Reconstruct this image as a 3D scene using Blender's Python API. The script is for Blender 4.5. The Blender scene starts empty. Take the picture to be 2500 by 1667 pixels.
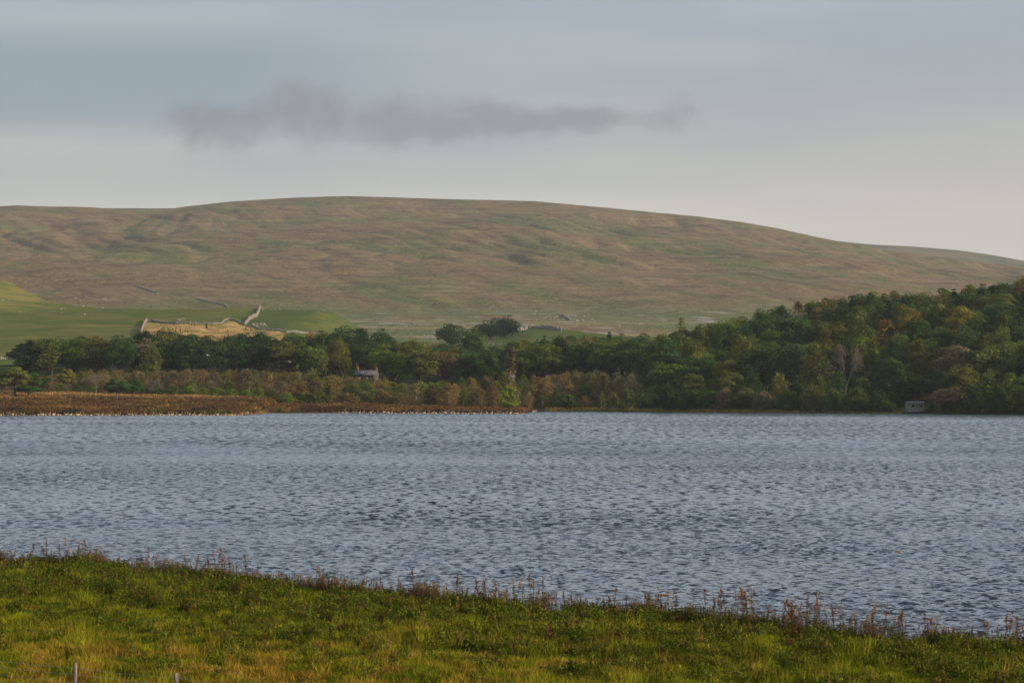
import bpy, math, random
import numpy as np
from mathutils import Vector, Matrix
R = math.radians
random.seed(7)
rng = np.random.default_rng(7)
SC = bpy.context.scene
COL = SC.collection

# ------------------------------------------------------------------ camera
F = 7200.0            # focal length in photo pixels (photo 2500 wide)
EYE = 8.4             # eye height above the lake
HOR = 936.0           # photo row of the horizon
cam_d = bpy.data.cameras.new('camera')
cam = bpy.data.objects.new('camera', cam_d)
COL.objects.link(cam)
cam_d.sensor_width = 36.0
cam_d.lens = F / 2500 * 36.0
cam_d.shift_y = (HOR - 833.5) / 2500.0
cam_d.clip_start = 0.5
cam_d.clip_end = 60000
cam.location = (0, 0, EYE)
cam.rotation_euler = (R(90), 0, 0)
SC.camera = cam

# ------------------------------------------------------------------ light
SUN_EL, SUN_AZ = R(15), R(112)     # azimuth clockwise from the view direction (+Y)
sd = bpy.data.lights.new('sun', 'SUN')
sun = bpy.data.objects.new('sun', sd)
COL.objects.link(sun)
sd.energy = 5.0
sd.angle = R(0.6)
sd.color = (1.0, 0.82, 0.60)
dirv = Vector((math.sin(SUN_AZ) * math.cos(SUN_EL), math.cos(SUN_AZ) * math.cos(SUN_EL), math.sin(SUN_EL)))
sun.rotation_euler = dirv.to_track_quat('Z', 'Y').to_euler()
SC.view_settings.view_transform = 'Standard'
SC.view_settings.look = 'None'
SC.view_settings.exposure = 0.30
SC.view_settings.gamma = 1.0
SC.view_settings.use_curve_mapping = False
SC.cycles.volume_bounces = 0
SC.cycles.max_bounces = 6
SC.cycles.diffuse_bounces = 3
SC.cycles.transparent_max_bounces = 8


class NT:
    """small helper round a node tree"""
    def __init__(s, tree):
        s.t = tree; s.n = tree.nodes; s.l = tree.links; s.n.clear()
    def add(s, kind, **kw):
        nd = s.n.new(kind)
        for k, v in kw.items(): setattr(nd, k, v)
        return nd
    def put(s, sock, v):
        if v is None: return
        if hasattr(v, 'is_linked') or isinstance(v, bpy.types.NodeSocket): s.l.new(v, sock)
        else: sock.default_value = v
    def math(s, op, a, b=None, c=None, clamp=False):
        nd = s.add('ShaderNodeMath', operation=op, use_clamp=clamp)
        s.put(nd.inputs[0], a); s.put(nd.inputs[1], b)
        if c is not None: s.put(nd.inputs[2], c)
        return nd.outputs[0]
    def vmath(s, op, a, b=None):
        nd = s.add('ShaderNodeVectorMath', operation=op)
        s.put(nd.inputs[0], a); s.put(nd.inputs[1], b)
        return nd.outputs[0]
    def noise(s, vec, scale=1.0, detail=3.0, rough=0.5, out=0, dist=0.0):
        nd = s.add('ShaderNodeTexNoise')
        s.put(nd.inputs['Vector'], vec)
        nd.inputs['Scale'].default_value = scale; nd.inputs['Detail'].default_value = detail
        nd.inputs['Roughness'].default_value = rough; nd.inputs['Distortion'].default_value = dist
        return nd.outputs[out]
    def ss(s, v, lo, hi, a=0.0, b=1.0, kind='SMOOTHSTEP'):
        nd = s.add('ShaderNodeMapRange', interpolation_type=kind)
        s.put(nd.inputs[0], v)
        for i, x in enumerate((lo, hi, a, b)): nd.inputs[i + 1].default_value = x
        return nd.outputs[0]
    def mix(s, f, a, b, mode='MIX'):
        nd = s.add('ShaderNodeMix', data_type='RGBA', blend_type=mode)
        s.put(nd.inputs[0], f); s.put(nd.inputs[6], col4(a)); s.put(nd.inputs[7], col4(b))
        return nd.outputs[2]
    def comb(s, x, y, z):
        nd = s.add('ShaderNodeCombineXYZ')
        s.put(nd.inputs[0], x); s.put(nd.inputs[1], y); s.put(nd.inputs[2], z)
        return nd.outputs[0]
    def sep(s, v):
        nd = s.add('ShaderNodeSeparateXYZ'); s.put(nd.inputs[0], v)
        return nd.outputs
    def ramp(s, v, pts):
        nd = s.add('ShaderNodeValToRGB'); s.put(nd.inputs[0], v)
        e = nd.color_ramp.elements
        while len(e) > 1: e.remove(e[-1])
        e[0].position = pts[0][0]; e[0].color = col4(pts[0][1])
        for p, c in pts[1:]:
            k = e.new(p); k.color = col4(c)
        return nd.outputs[0]


def col4(c):
    if isinstance(c, (tuple, list)) and len(c) == 3: return (c[0], c[1], c[2], 1.0)
    return c


# ------------------------------------------------------------------ sky
world = bpy.data.worlds.new('World')
SC.world = world
world.use_nodes = True
w = NT(world.node_tree)
tc = w.add('ShaderNodeTexCoord').outputs['Generated']
sky = w.add('ShaderNodeTexSky', sky_type='NISHITA')
sky.sun_disc = False
sky.sun_elevation = SUN_EL
sky.sun_rotation = SUN_AZ
sky.altitude = 380
sx, sy, sz = w.sep(tc)
WS = 0.1
el = w.math('MULTIPLY', sz, 1.0, clamp=True)
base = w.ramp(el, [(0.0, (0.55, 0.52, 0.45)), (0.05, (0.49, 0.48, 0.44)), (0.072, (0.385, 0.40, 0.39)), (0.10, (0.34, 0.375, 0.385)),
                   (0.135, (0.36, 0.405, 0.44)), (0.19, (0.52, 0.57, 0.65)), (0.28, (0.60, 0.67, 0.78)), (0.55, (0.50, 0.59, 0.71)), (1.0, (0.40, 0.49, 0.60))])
# broad soft variation in long level sheets
v1 = w.comb(w.math('MULTIPLY', sx, 3.5), w.math('MULTIPLY', sy, 3.5), w.math('MULTIPLY', sz, 26.0))
n1 = w.noise(v1, 1.0, 4.0, 0.5)
base = w.mix(w.ss(n1, 0.38, 0.66), w.mix(1.0, base, (0.82, 0.86, 0.91), 'MULTIPLY'), w.mix(1.0, base, (1.08, 1.06, 1.02), 'MULTIPLY'))
# warm glow of the low sun side (right) near the horizon
warm = w.math('MULTIPLY', w.ss(sx, -0.02, 0.17), w.ss(sz, 0.13, 0.03))
base = w.mix(w.math('MULTIPLY', warm, 0.55), base, (0.50, 0.44, 0.385))
# blue grey sheet of cloud to the left of the view
lf = w.math('MULTIPLY', w.ss(sx, 0.02, -0.10), w.math('MULTIPLY', w.ss(sz, 0.078, 0.092), w.ss(sz, 0.128, 0.108)))
lf = w.math('MULTIPLY', lf, w.ss(n1, 0.30, 0.6, 0.5, 1.0))
base = w.mix(w.math('MULTIPLY', lf, 0.9), base, (0.225, 0.280, 0.325))
# the long ragged dark cloud above the fell
uu_ = w.math('DIVIDE', sx, w.math('MAXIMUM', sy, 0.05)); vv_ = w.math('DIVIDE', sz, w.math('MAXIMUM', sy, 0.05))
cn = w.noise(w.comb(w.math('MULTIPLY', uu_, 48.0), 0.0, w.math('MULTIPLY', vv_, 62.0)), 1.0, 8.0, 0.60, dist=0.25)
cb = w.noise(w.comb(w.math('MULTIPLY', uu_, 17.0), 4.0, w.math('MULTIPLY', vv_, 30.0)), 1.0, 3.0, 0.5)
def blob(px, py, rx, ry, k):
    dx = w.math('DIVIDE', w.math('SUBTRACT', uu_, (px - 1250) / F), rx / F)
    dy = w.math('DIVIDE', w.math('SUBTRACT', vv_, (HOR - py) / F), ry / F)
    r2 = w.math('ADD', w.math('MULTIPLY', dx, dx), w.math('MULTIPLY', w.math('MULTIPLY', dy, dy), 0.85))
    return w.math('MULTIPLY', w.math('EXPONENT', w.math('MULTIPLY', r2, -1.0)), k)
tot = None
for B in ((480, 305, 85, 50, .8), (590, 290, 95, 55, .85), (740, 280, 105, 68, .85), (890, 300, 115, 60, .95), (1020, 312, 95, 52, .95), (1110, 312, 60, 34, .6), (1190, 285, 80, 50, .85), (1265, 300, 60, 32, .6), (1500, 285, 60, 22, .35), (1330, 300, 75, 34, .85), (1420, 290, 75, 32, .9), (1590, 285, 60, 26, .5), (1660, 270, 75, 42, .75),
          (690, 205, 60, 26, .35), (1880, 275, 60, 20, .12), (430, 215, 90, 22, .2), (820, 230, 70, 22, .3)):
    tot = blob(*B) if tot is None else w.math('ADD', tot, blob(*B))
m = w.math('ADD', tot, w.math('MULTIPLY', w.math('ADD', w.math('SUBTRACT', cn, 0.5), w.math('MULTIPLY', w.math('SUBTRACT', cb, 0.5), 0.6)), 2.8))
m = w.math('MULTIPLY', w.ss(m, 0.10, 1.30), w.math('MULTIPLY', w.ss(tot, 0.04, 0.35), w.ss(sy, 0.2, 0.5)))
base = w.mix(w.math('MULTIPLY', m, 0.70), base, (0.195, 0.198, 0.208))
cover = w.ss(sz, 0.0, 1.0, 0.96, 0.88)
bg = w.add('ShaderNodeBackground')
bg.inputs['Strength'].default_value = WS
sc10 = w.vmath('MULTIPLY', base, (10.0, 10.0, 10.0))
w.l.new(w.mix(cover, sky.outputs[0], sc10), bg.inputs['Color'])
out = w.add('ShaderNodeOutputWorld')
w.l.new(bg.outputs[0], out.inputs['Surface'])


# ------------------------------------------------------------------ mesh helpers
def mesh(name, V, Fc, mat=None, smooth=False, attrs=None):
    V = np.asarray(V, dtype=np.float32).reshape(-1, 3); Fc = np.asarray(Fc, dtype=np.int32)
    me = bpy.data.meshes.new(name)
    k = Fc.shape[1]; m_ = Fc.shape[0]
    me.vertices.add(len(V)); me.vertices.foreach_set('co', V.ravel())
    me.loops.add(m_ * k); me.loops.foreach_set('vertex_index', Fc.ravel())
    me.polygons.add(m_)
    me.polygons.foreach_set('loop_start', np.arange(0, m_ * k, k, dtype=np.int32))
    me.polygons.foreach_set('loop_total', np.full(m_, k, dtype=np.int32))
    if smooth: me.polygons.foreach_set('use_smooth', np.ones(m_, dtype=bool))
    for an, av in (attrs or {}).items():
        a = me.attributes.new(an, 'FLOAT', 'POINT'); a.data.foreach_set('value', np.asarray(av, dtype=np.float32))
    me.update(calc_edges=True); me.validate()
    if mat: me.materials.append(mat)
    return me

def obj(name, me, parent=None, loc=(0, 0, 0), rz=0.0, sc=None, **props):
    o = bpy.data.objects.new(name, me)
    COL.objects.link(o)
    o.location = loc
    if rz: o.rotation_euler = (0, 0, rz)
    if sc is not None: o.scale = sc
    if parent: o.parent = parent
    for k, v in props.items(): o[k] = v
    return o

class Geo:
    """gathers quads; triangles are quads with a repeated last corner avoided by using tri list"""
    def __init__(s): s.V = []; s.F = []; s.n = 0; s.T = []
    def add(s, V, Fq, tint=None):
        V = np.asarray(V, float).reshape(-1, 3); Fq = np.asarray(Fq, int)
        s.V.append(V); s.F.append(Fq + s.n); s.n += len(V)
        s.T.append(np.full(len(V), 1.0) if tint is None else np.broadcast_to(np.asarray(tint, float), (len(V),)))
    def box(s, c, size, rz=0.0, tint=None, tilt=0.0):
        b = np.array([[x, y, z] for x in (-.5, .5) for y in (-.5, .5) for z in (-.5, .5)]) * np.asarray(size, float)
        if tilt:
            ct, st = math.cos(tilt), math.sin(tilt); b = b @ np.array([[ct, 0, -st], [0, 1, 0], [st, 0, ct]])
        ca, sa = math.cos(rz), math.sin(rz)
        b = b @ np.array([[ca, sa, 0], [-sa, ca, 0], [0, 0, 1]]) + np.asarray(c, float)
        s.add(b, [[0, 1, 3, 2], [4, 6, 7, 5], [0, 4, 5, 1], [2, 3, 7, 6], [0, 2, 6, 4], [1, 5, 7, 3]], tint)
    def tube(s, pts, rad, k=5, tint=None):
        pts = np.asarray(pts, float); n = len(pts); rad = np.broadcast_to(np.asarray(rad, float), (n,))
        d = np.gradient(pts, axis=0); d /= np.linalg.norm(d, axis=1)[:, None] + 1e-9
        ref = np.array([0.31, 0.87, 0.12]) if abs(d[0][2]) > 0.7 else np.array([0, 0, 1.0])
        u = np.cross(d, ref); u /= np.linalg.norm(u, axis=1)[:, None] + 1e-9
        v = np.cross(d, u)
        a = np.arange(k) / k * 2 * math.pi
        ring = pts[:, None, :] + rad[:, None, None] * (np.cos(a)[None, :, None] * u[:, None, :] + np.sin(a)[None, :, None] * v[:, None, :])
        i, j = np.meshgrid(np.arange(n - 1), np.arange(k), indexing='ij'); j2 = (j + 1) % k
        Fq = np.stack([i * k + j, i * k + j2, (i + 1) * k + j2, (i + 1) * k + j], -1).reshape(-1, 4)
        s.add(ring.reshape(-1, 3), Fq, tint)
    def mesh(s, name, mat, smooth=False):
        return mesh(name, np.concatenate(s.V), np.concatenate(s.F), mat, smooth, {'tint': np.concatenate(s.T)})

def unit(a): return a / (np.linalg.norm(a, axis=-1, keepdims=True) + 1e-9)

def quads(P, N, size, aspect=1.0, up=None):
    """leaf quads: centres P, normals N, sizes; returns verts, faces"""
    P = np.asarray(P, float); N = unit(np.asarray(N, float)); n = len(P)
    r = rng.normal(size=(n, 3)) if up is None else np.broadcast_to(np.asarray(up, float), (n, 3)) + rng.normal(size=(n, 3)) * 0.25
    u = unit(np.cross(N, r)); v = unit(np.cross(N, u))
    size = np.broadcast_to(np.asarray(size, float), (n,))[:, None]
    a = u * size * 0.5; b = v * size * 0.5 * aspect
    V = np.stack([P - a * 0.9 - b * 0.3, P + a * 0.1 - b, P + a - b * 0.0, P - a * 0.1 + b], 1).reshape(-1, 3)
    Fq = np.arange(n * 4).reshape(n, 4)
    return V, Fq

# gradient noise for the terrain shapes
def _h(i, j, s):
    n = (i * 374761393 + j * 668265263 + s * 1274126177) & 0xFFFFFFFF
    n = ((n ^ (n >> 13)) * 1103515245) & 0xFFFFFFFF
    return (n ^ (n >> 16)) & 0xFFFF
def pn(x, y, s=0):
    x = np.asarray(x, float); y = np.asarray(y, float)
    i = np.floor(x).astype(np.int64); j = np.floor(y).astype(np.int64); fx = x - i; fy = y - j
    def g(a, b, dx, dy):
        t = _h(a, b, s) / 65535.0 * 2 * math.pi
        return np.cos(t) * dx + np.sin(t) * dy
    u = fx * fx * fx * (fx * (fx * 6 - 15) + 10); v = fy * fy * fy * (fy * (fy * 6 - 15) + 10)
    a = g(i, j, fx, fy) * (1 - u) + g(i + 1, j, fx - 1, fy) * u
    b = g(i, j + 1, fx, fy - 1) * (1 - u) + g(i + 1, j + 1, fx - 1, fy - 1) * u
    return (a * (1 - v) + b * v) * 1.5
def fbm(x, y, s=0, o=4, g=0.5):
    t = 0; a = 1.0
    for k in range(o):
        t = t + a * pn(x * 2 ** k, y * 2 ** k, s + k); a *= g
    return t
def sst(a, b, x):
    t = np.clip((np.asarray(x, float) - a) / (b - a), 0, 1); return t * t * (3 - 2 * t)
def ip(x, pts): return np.interp(x, [p[0] for p in pts], [p[1] for p in pts])
def zrow(py, D): return EYE + (HOR - py) / F * D       # height seen at photo row py at distance D
def grid(xs, ys, zf):
    X, Y = np.meshgrid(xs, ys); Z = zf(X, Y)
    nx, ny = len(xs), len(ys)
    i, j = np.meshgrid(np.arange(ny - 1), np.arange(nx - 1), indexing='ij')
    Fq = np.stack([i * nx + j, i * nx + j + 1, (i + 1) * nx + j + 1, (i + 1) * nx + j], -1).reshape(-1, 4)
    return np.stack([X, Y, Z], -1).reshape(-1, 3), Fq

# ------------------------------------------------------------------ materials
def newmat(name):
    m_ = bpy.data.materials.new(name); m_.use_nodes = True
    t = NT(m_.node_tree); o = t.add('ShaderNodeOutputMaterial')
    return m_, t, o
def principled(t, o, color, rough=0.8, spec=0.3, normal=None, **kw):
    p = t.add('ShaderNodeBsdfPrincipled')
    t.put(p.inputs['Base Color'], col4(color)); t.put(p.inputs['Roughness'], rough)
    p.inputs['Specular IOR Level'].default_value = spec
    if normal is not None: t.l.new(normal, p.inputs['Normal'])
    t.l.new(p.outputs[0], o.inputs['Surface'])
    return p
def layered(name, basec, layers, spec=0.0, bump=None, rough=0.95):
    """world-space layered ground colour: layers of (colour, (sx,sy,sz), detail, lo, hi, strength[, zlo, zhi, dir])"""
    m_, t, o = newmat(name)
    pos = t.add('ShaderNodeNewGeometry').outputs['Position']
    px_, py_, pz_ = t.sep(pos)
    c = t.mix(0.0, basec, basec)
    for k, L in enumerate(layers):
        cc, s_, det, lo, hi, st = L[:6]
        ps = t.comb(t.math('ADD', t.math('MULTIPLY', px_, .97), t.math('MULTIPLY', py_, .24)), t.math('SUBTRACT', t.math('MULTIPLY', py_, .97), t.math('MULTIPLY', px_, .24)), pz_) if len(L) > 7 else pos
        v = t.vmath('MULTIPLY', t.vmath('ADD', ps, (k * 371.3, k * 117.7, k * 13.1)), s_)
        f = t.math('MULTIPLY', t.ss(t.noise(v, 1.0, det, 0.55), lo, hi), st)
        if len(L) > 6 and L[6]:
            for (ax, a, b) in L[6]:
                f = t.math('MULTIPLY', f, t.ss({'x': px_, 'y': py_, 'z': pz_}[ax], a, b))
        c = t.mix(f, c, cc)
    nrm = None
    if bump:
        bn = t.add('ShaderNodeBump'); bn.inputs['Strength'].default_value = bump[1]; bn.inputs['Distance'].default_value = bump[2]
        t.l.new(t.noise(t.vmath('MULTIPLY', pos, bump[0]), 1.0, 5.0, 0.6), bn.inputs['Height'])
        nrm = bn.outputs[0]
    principled(t, o, c, rough, spec, nrm)
    return m_

def leafmat(name, trans=0.25, nscale=0.9, own=None, amp=0.35, warm=(1.15, 1.04, 0.8)):
    m_, t, o = newmat(name)
    oi = t.add('ShaderNodeObjectInfo')
    at = t.add('ShaderNodeAttribute', attribute_name='tint')
    tcn = t.add('ShaderNodeTexCoord').outputs['Object']
    c = oi.outputs['Color'] if own is None else t.mix(0.0, own, own)
    n = t.noise(tcn, nscale, 2.0, 0.5)
    c = t.mix(1.0, c, t.comb(at.outputs['Fac'], at.outputs['Fac'], at.outputs['Fac']), 'MULTIPLY')
    c = t.mix(t.ss(n, 0.45, 0.68), c, t.mix(1.0, c, warm, 'MULTIPLY'))
    d = t.add('ShaderNodeBsdfDiffuse'); tr = t.add('ShaderNodeBsdfTranslucent'); mx = t.add('ShaderNodeMixShader')
    t.l.new(c, d.inputs[0]); t.l.new(t.mix(1.0, c, (1.1, 1.15, 0.6), 'MULTIPLY'), tr.inputs[0])
    mx.inputs[0].default_value = trans
    t.l.new(d.outputs[0], mx.inputs[1]); t.l.new(tr.outputs[0], mx.inputs[2]); t.l.new(mx.outputs[0], o.inputs['Surface'])
    return m_
def barkmat(name, c1, c2, s=3.0):
    m_, t, o = newmat(name)
    tcn = t.add('ShaderNodeTexCoord').outputs['Object']
    n = t.noise(t.vmath('MULTIPLY', tcn, (s, s, s * 0.35)), 1.0, 4.0, 0.6)
    principled(t, o, t.mix(t.ss(n, 0.35, 0.65), c1, c2), 0.9, 0.1)
    return m_

M_leaf = leafmat('broad_leaves')
M_needle = leafmat('needles', 0.1, 1.5, amp=0.2, warm=(1.1, 1.1, 0.8))
M_bark = barkmat('bark', (0.05, 0.042, 0.033), (0.11, 0.095, 0.075))
M_birch = barkmat('birch_bark', (0.16, 0.13, 0.11), (0.50, 0.44, 0.39), 5)
M_twig = barkmat('grey_twigs', (0.11, 0.095, 0.075), (0.19, 0.165, 0.13))

# ------------------------------------------------------------------ terrain functions
SHORE_PX = [(-1500, 760), (-400, 770), (0, 775), (560, 776), (600, 790), (655, 838), (830, 838), (1000, 830), (1150, 822), (1262, 818), (1283, 835), (1296, 900),
            (1450, 893), (1570, 870), (1945, 842), (2200, 820), (2500, 798), (2900, 780), (4000, 770)]
SHX = np.array([(p - 1250) / F * d for p, d in SHORE_PX]); SHD = np.array([d for p, d in SHORE_PX], float)
_o = np.argsort(SHX); SHX = SHX[_o]; SHD = SHD[_o]
def shoreY(X): return np.interp(X, SHX, SHD) + 0.8 * pn(np.asarray(X) / 9.0, 0.5, 3)
HEATH = [(-3000, 6.5), (0, 6.0), (330, 4.9), (600, 4.1), (760, 3.9), (900, 3.2), (1050, 2.1), (1200, 1.0), (1290, 0.6), (5000, 0.6)]
GR = [(-3000, 15), (1100, 12.5), (1250, 11), (1400, 10), (1600, 12.5), (1760, 17), (1850, 20), (2000, 24), (2100, 26), (2300, 27.5), (2500, 33), (2900, 40), (4000, 45)]
def landA(X, Y):
    X = np.asarray(X, float); Y = np.asarray(Y, float)
    d = Y - shoreY(X)
    pxs = 1250 + F * X / 880.0
    left = 1 - sst(1230, 1420, 1250 + F * X / 1000.0)
    hc = ip(pxs, HEATH)
    bank = 0.75 * sst(0.0, 2.2, d)
    zl = bank + np.maximum(hc - 0.75, 0) * sst(-30, 88, d) * sst(0, 10, d)
    zl = zl + 0.35 * fbm(X / 14, Y / 14, 11, 3) * sst(2, 12, d)
    zl = zl + (15.5 - np.maximum(hc, .75)) * sst(925, 1125, Y)
    G = ip(1250 + F * X / 1060.0, GR)
    t = np.clip((d - 4) / np.maximum(1062 - shoreY(X) - 4, 50), 0, 1)
    zr = 0.45 * sst(0, 2.0, d) + (G - 0.45) * (0.35 * t + 0.65 * sst(0, 1.0, t)) + 0.8 * fbm(X / 40, Y / 40, 21, 3) * sst(8, 40, d)
    z = zl * left + zr * (1 - left)
    return np.where(d < 0, np.maximum(d * 0.35, -2.2), z)
CREST = [(-3500, 560), (-900, 570), (-300, 610), (0, 680), (30, 692), (62, 710), (110, 733), (170, 744), (250, 752), (330, 754), (420, 757), (520, 757), (590, 752), (660, 753),
         (730, 756), (805, 759), (830, 770), (862, 790), (885, 808), (920, 835), (960, 850), (1050, 852), (1110, 838), (1180, 826), (1240, 813), (1290, 806), (1335, 804), (1400, 810),
         (1480, 818), (1600, 826), (1750, 845), (2000, 860), (5500, 860)]
ZB = [(-3000, 15.5), (900, 15.5), (1000, 14.5), (1250, 14), (1400, 13.5), (1600, 14.5), (1760, 18), (2000, 25), (2300, 28), (2500, 33), (2900, 40), (4000, 45)]
DC = 1700.0
def landB(X, Y):
    X = np.asarray(X, float); Y = np.asarray(Y, float)
    p = 1250 + F * X / DC
    zc = zrow(ip(p, CREST), DC)
    zb = landA(X, np.full_like(Y, 1120.0))
    t = (Y - 1120) / (DC - 1120)
    tt = np.clip(t, 0, 1)
    s = 0.45 * tt + 0.55 * (1 - (1 - tt) ** 2.0) * 1.0
    z = zb + (zc - zb) * s
    # terraces and hummocks
    k = sst(0, 0.15, tt) * (1 - sst(0.86, 1.0, tt))
    z = z + k * (1.5 * fbm(X / 75, Y / 120, 31, 4) + 0.9 * np.sin(z / 1.9 + 3 * pn(X / 160, Y / 160, 5)) * 0.55)
    back = np.maximum(t - 1, 0) * (DC - 1120)
    return z - back * 0.10 - 6 * sst(0, 60, back)
FCREST = [(-4000, 560), (-1200, 530), (-300, 512), (0, 503), (42, 501), (120, 504), (202, 506), (255, 509), (425, 509), (457, 504), (563, 492), (638, 487), (744, 481), (850, 478), (957, 481),
          (1063, 485), (1307, 491), (1488, 508), (1701, 529), (1807, 542), (1913, 560), (1990, 583), (2100, 604), (2250, 620), (2400, 640), (2500, 655), (3100, 720), (5500, 800)]
FD0, FD1 = 1790.0, 4500.0
def landF(X, Y):
    X = np.asarray(X, float); Y = np.asarray(Y, float)
    p = 1250 + F * X / FD1
    zc = zrow(ip(p, FCREST), FD1)
    t = (Y - FD0) / (FD1 - FD0); tt = np.clip(t, 0, 1)
    z0 = 31.0 - 3 * sst(-400, 600, X)
    # flat valley floor, then the long slope
    s = 0.045 * sst(0, 0.16, tt) + 0.955 * np.clip((tt - 0.10) / 0.90, 0, 1) ** 1.12
    z = z0 + (zc - z0) * s
    k = sst(0.12, 0.35, tt) * (1 - 0.93 * sst(0.88, 1.0, tt))
    # gullies running obliquely down the slope
    a = X * 0.97 + Y * 0.22; b = -X * 0.22 + Y * 0.97
    wv = 60 * pn(X / 500, Y / 500, 41)
    rid = 1 - np.abs(pn((a + wv) / 150, b / 900, 42)) * 2.2
    rid2 = 1 - np.abs(pn((a + wv) / 62, b / 420, 43)) * 2.2
    rid3 = 1 - np.abs(pn((a + 1.5 * wv) / 30, b / 260, 48)) * 2.2
    z = z - k * (1.2 + 1.8 * sst(.4, .6, tt)) * np.clip(rid3 - 0.3, 0, 1) ** 1.5
    mod = 0.35 + 0.65 * sst(-0.2, 0.35, pn(X / 420, Y / 600, 46))
    mod = mod * (0.30 + 0.70 * sst(0.42, 0.62, tt))
    z = z - k * mod * (13 * np.clip(rid - 0.35, 0, 1) ** 1.5 + 6 * np.clip(rid2 - 0.3, 0, 1) ** 1.5)
    z = z + k * (10 * fbm(X / 420, Y / 650, 44, 3, 0.42) + 1.0 * fbm(X / 45, Y / 120, 45, 3))
    z = z + k * 0.7 * np.sin(z / 5.5 + 2.5 * pn(X / 300, Y / 300, 47))
    back = np.maximum(t - 1, 0) * (FD1 - FD0)
    return z - back * 0.12
def hit(px, py, fn, d0, d1, n=900):
    Ds = np.linspace(d0, d1, n); X = (px - 1250) / F * Ds
    rows = HOR - F * (fn(X, Ds) - EYE) / Ds
    k = np.argmax(rows <= py)
    if rows[k] > py: k = int(np.argmin(np.abs(rows - py)))
    D = Ds[k]; x = (px - 1250) / F * D
    return float(x), float(D), float(fn(np.array([x]), np.array([D]))[0])

# ------------------------------------------------------------------ ground sheets
M_base = layered('valley_ground', (0.10, 0.11, 0.04), [((0.16, 0.12, 0.06), (1 / 200, 1 / 200, 1), 3, 0.4, 0.6, 0.6)])
V, Fq = grid(np.linspace(-24000, 24000, 25), np.linspace(-20000, 28000, 25), lambda X, Y: np.full_like(X, -3.0))
obj('ground', mesh('ground', V, Fq, M_base), kind='structure')

M_far = layered('ridge_grass', (0.12, 0.10, 0.06), [((0.05, 0.07, 0.035), (1 / 260, 1 / 400, 1 / 40), 4, 0.5, 0.58, 0.8), ((0.17, 0.13, 0.08), (1 / 120, 1 / 200, 1 / 20), 4, 0.45, 0.6, 0.5)])
RC = [(1200, 600), (1700, 590), (1960, 578), (2020, 586), (2126, 597), (2232, 602), (2339, 611), (2420, 622), (2500, 637), (2700, 660), (3400, 720), (6000, 800)]
def ridge(X, Y):
    p = 1250 + F * X / 6400.0
    zc = zrow(ip(p, RC), 6400.0); t = np.clip((Y - 4600) / 1800.0, 0, 1)
    return -3 + (zc + 3) * (t ** 0.8) + 12 * fbm(X / 500, Y / 500, 61, 4) * sst(0, .4, t) * (1 - sst(.8, 1, t)) - np.maximum(Y - 6400, 0) * 0.15
V, Fq = grid(np.linspace(-300, 4500, 240), np.concatenate([np.linspace(4600, 6400, 90), [6800, 7400]]), ridge)
obj('far_ridge', mesh('far_ridge', V, Fq, M_far, True), kind='structure')

M_fell = layered('fell_moorland', (0.170, 0.115, 0.060), [
    ((0.205, 0.145, 0.080), (1 / 190, 1 / 260, 1 / 26), 5, 0.42, 0.66, 0.6),
    ((0.105, 0.120, 0.042), (1 / 95, 1 / 520, 1 / 90), 6, 0.48, 0.62, 0.85, [], 1),
    ((0.080, 0.055, 0.040), (1 / 26, 1 / 260, 1 / 60), 5, 0.54, 0.66, 0.60, [], 1),
    ((0.260, 0.190, 0.105), (1 / 24, 1 / 300, 1 / 60), 5, 0.55, 0.68, 0.45, [], 1),
    ((0.090, 0.060, 0.042), (1 / 70, 1 / 110, 1 / 6), 6, 0.50, 0.64, 0.6),
    ((0.25, 0.18, 0.10), (1 / 60, 1 / 240, 1 / 4), 6, 0.52, 0.64, 0.5),
    ((0.095, 0.115, 0.040), (1 / 45, 1 / 300, 1 / 30), 5, 0.54, 0.64, 0.6, [], 1),
    ((0.250, 0.175, 0.095), (1 / 50, 1 / 60, 1 / 5), 6, 0.56, 0.70, 0.55),
    ((0.095, 0.128, 0.044), (1 / 260, 1 / 220, 1 / 30), 4, 0.38, 0.52, 0.85, [('z', 86, 54)]),
    ((0.27, 0.19, 0.10), (1 / 190, 1 / 90, 1 / 3.2), 5, 0.50, 0.62, 0.7, [('z', 66, 50)]),
    ((0.30, 0.285, 0.26), (1 / 26, 1 / 26, 1 / 2.0), 7, 0.54, 0.66, 0.8, [('z', 78, 60), ('x', -260, -60), ('z', 36, 41)]),
    ((0.045, 0.038, 0.032), (1 / 70, 1 / 500, 1 / 3.0), 4, 0.64, 0.70, 0.7, [('z', 60, 120)]),
    ((0.075, 0.060, 0.036), (1 / 13, 1 / 22, 1 / 3), 6, 0.52, 0.66, 0.45),
    ((0.26, 0.20, 0.11), (1 / 11, 1 / 26, 1 / 3), 6, 0.55, 0.68, 0.40),
], bump=((1 / 6, 1 / 6, 1 / 3), 0.9, 4.0))
ysF = np.concatenate([np.linspace(FD0, 2300, 60), np.linspace(2310, 4400, 330), np.linspace(4404, 4500, 24), [4520, 4560, 4700, 5000, 5600]])
xsF = np.concatenate([np.linspace(-3600, -1000, 50)[:-1], np.linspace(-1000, 1000, 430), np.linspace(1000, 3600, 50)[1:]])
V, Fq = grid(xsF, ysF, landF)
obj('fell_hillside', mesh('fell_hillside', V, Fq, M_fell, True), kind='structure')

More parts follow.
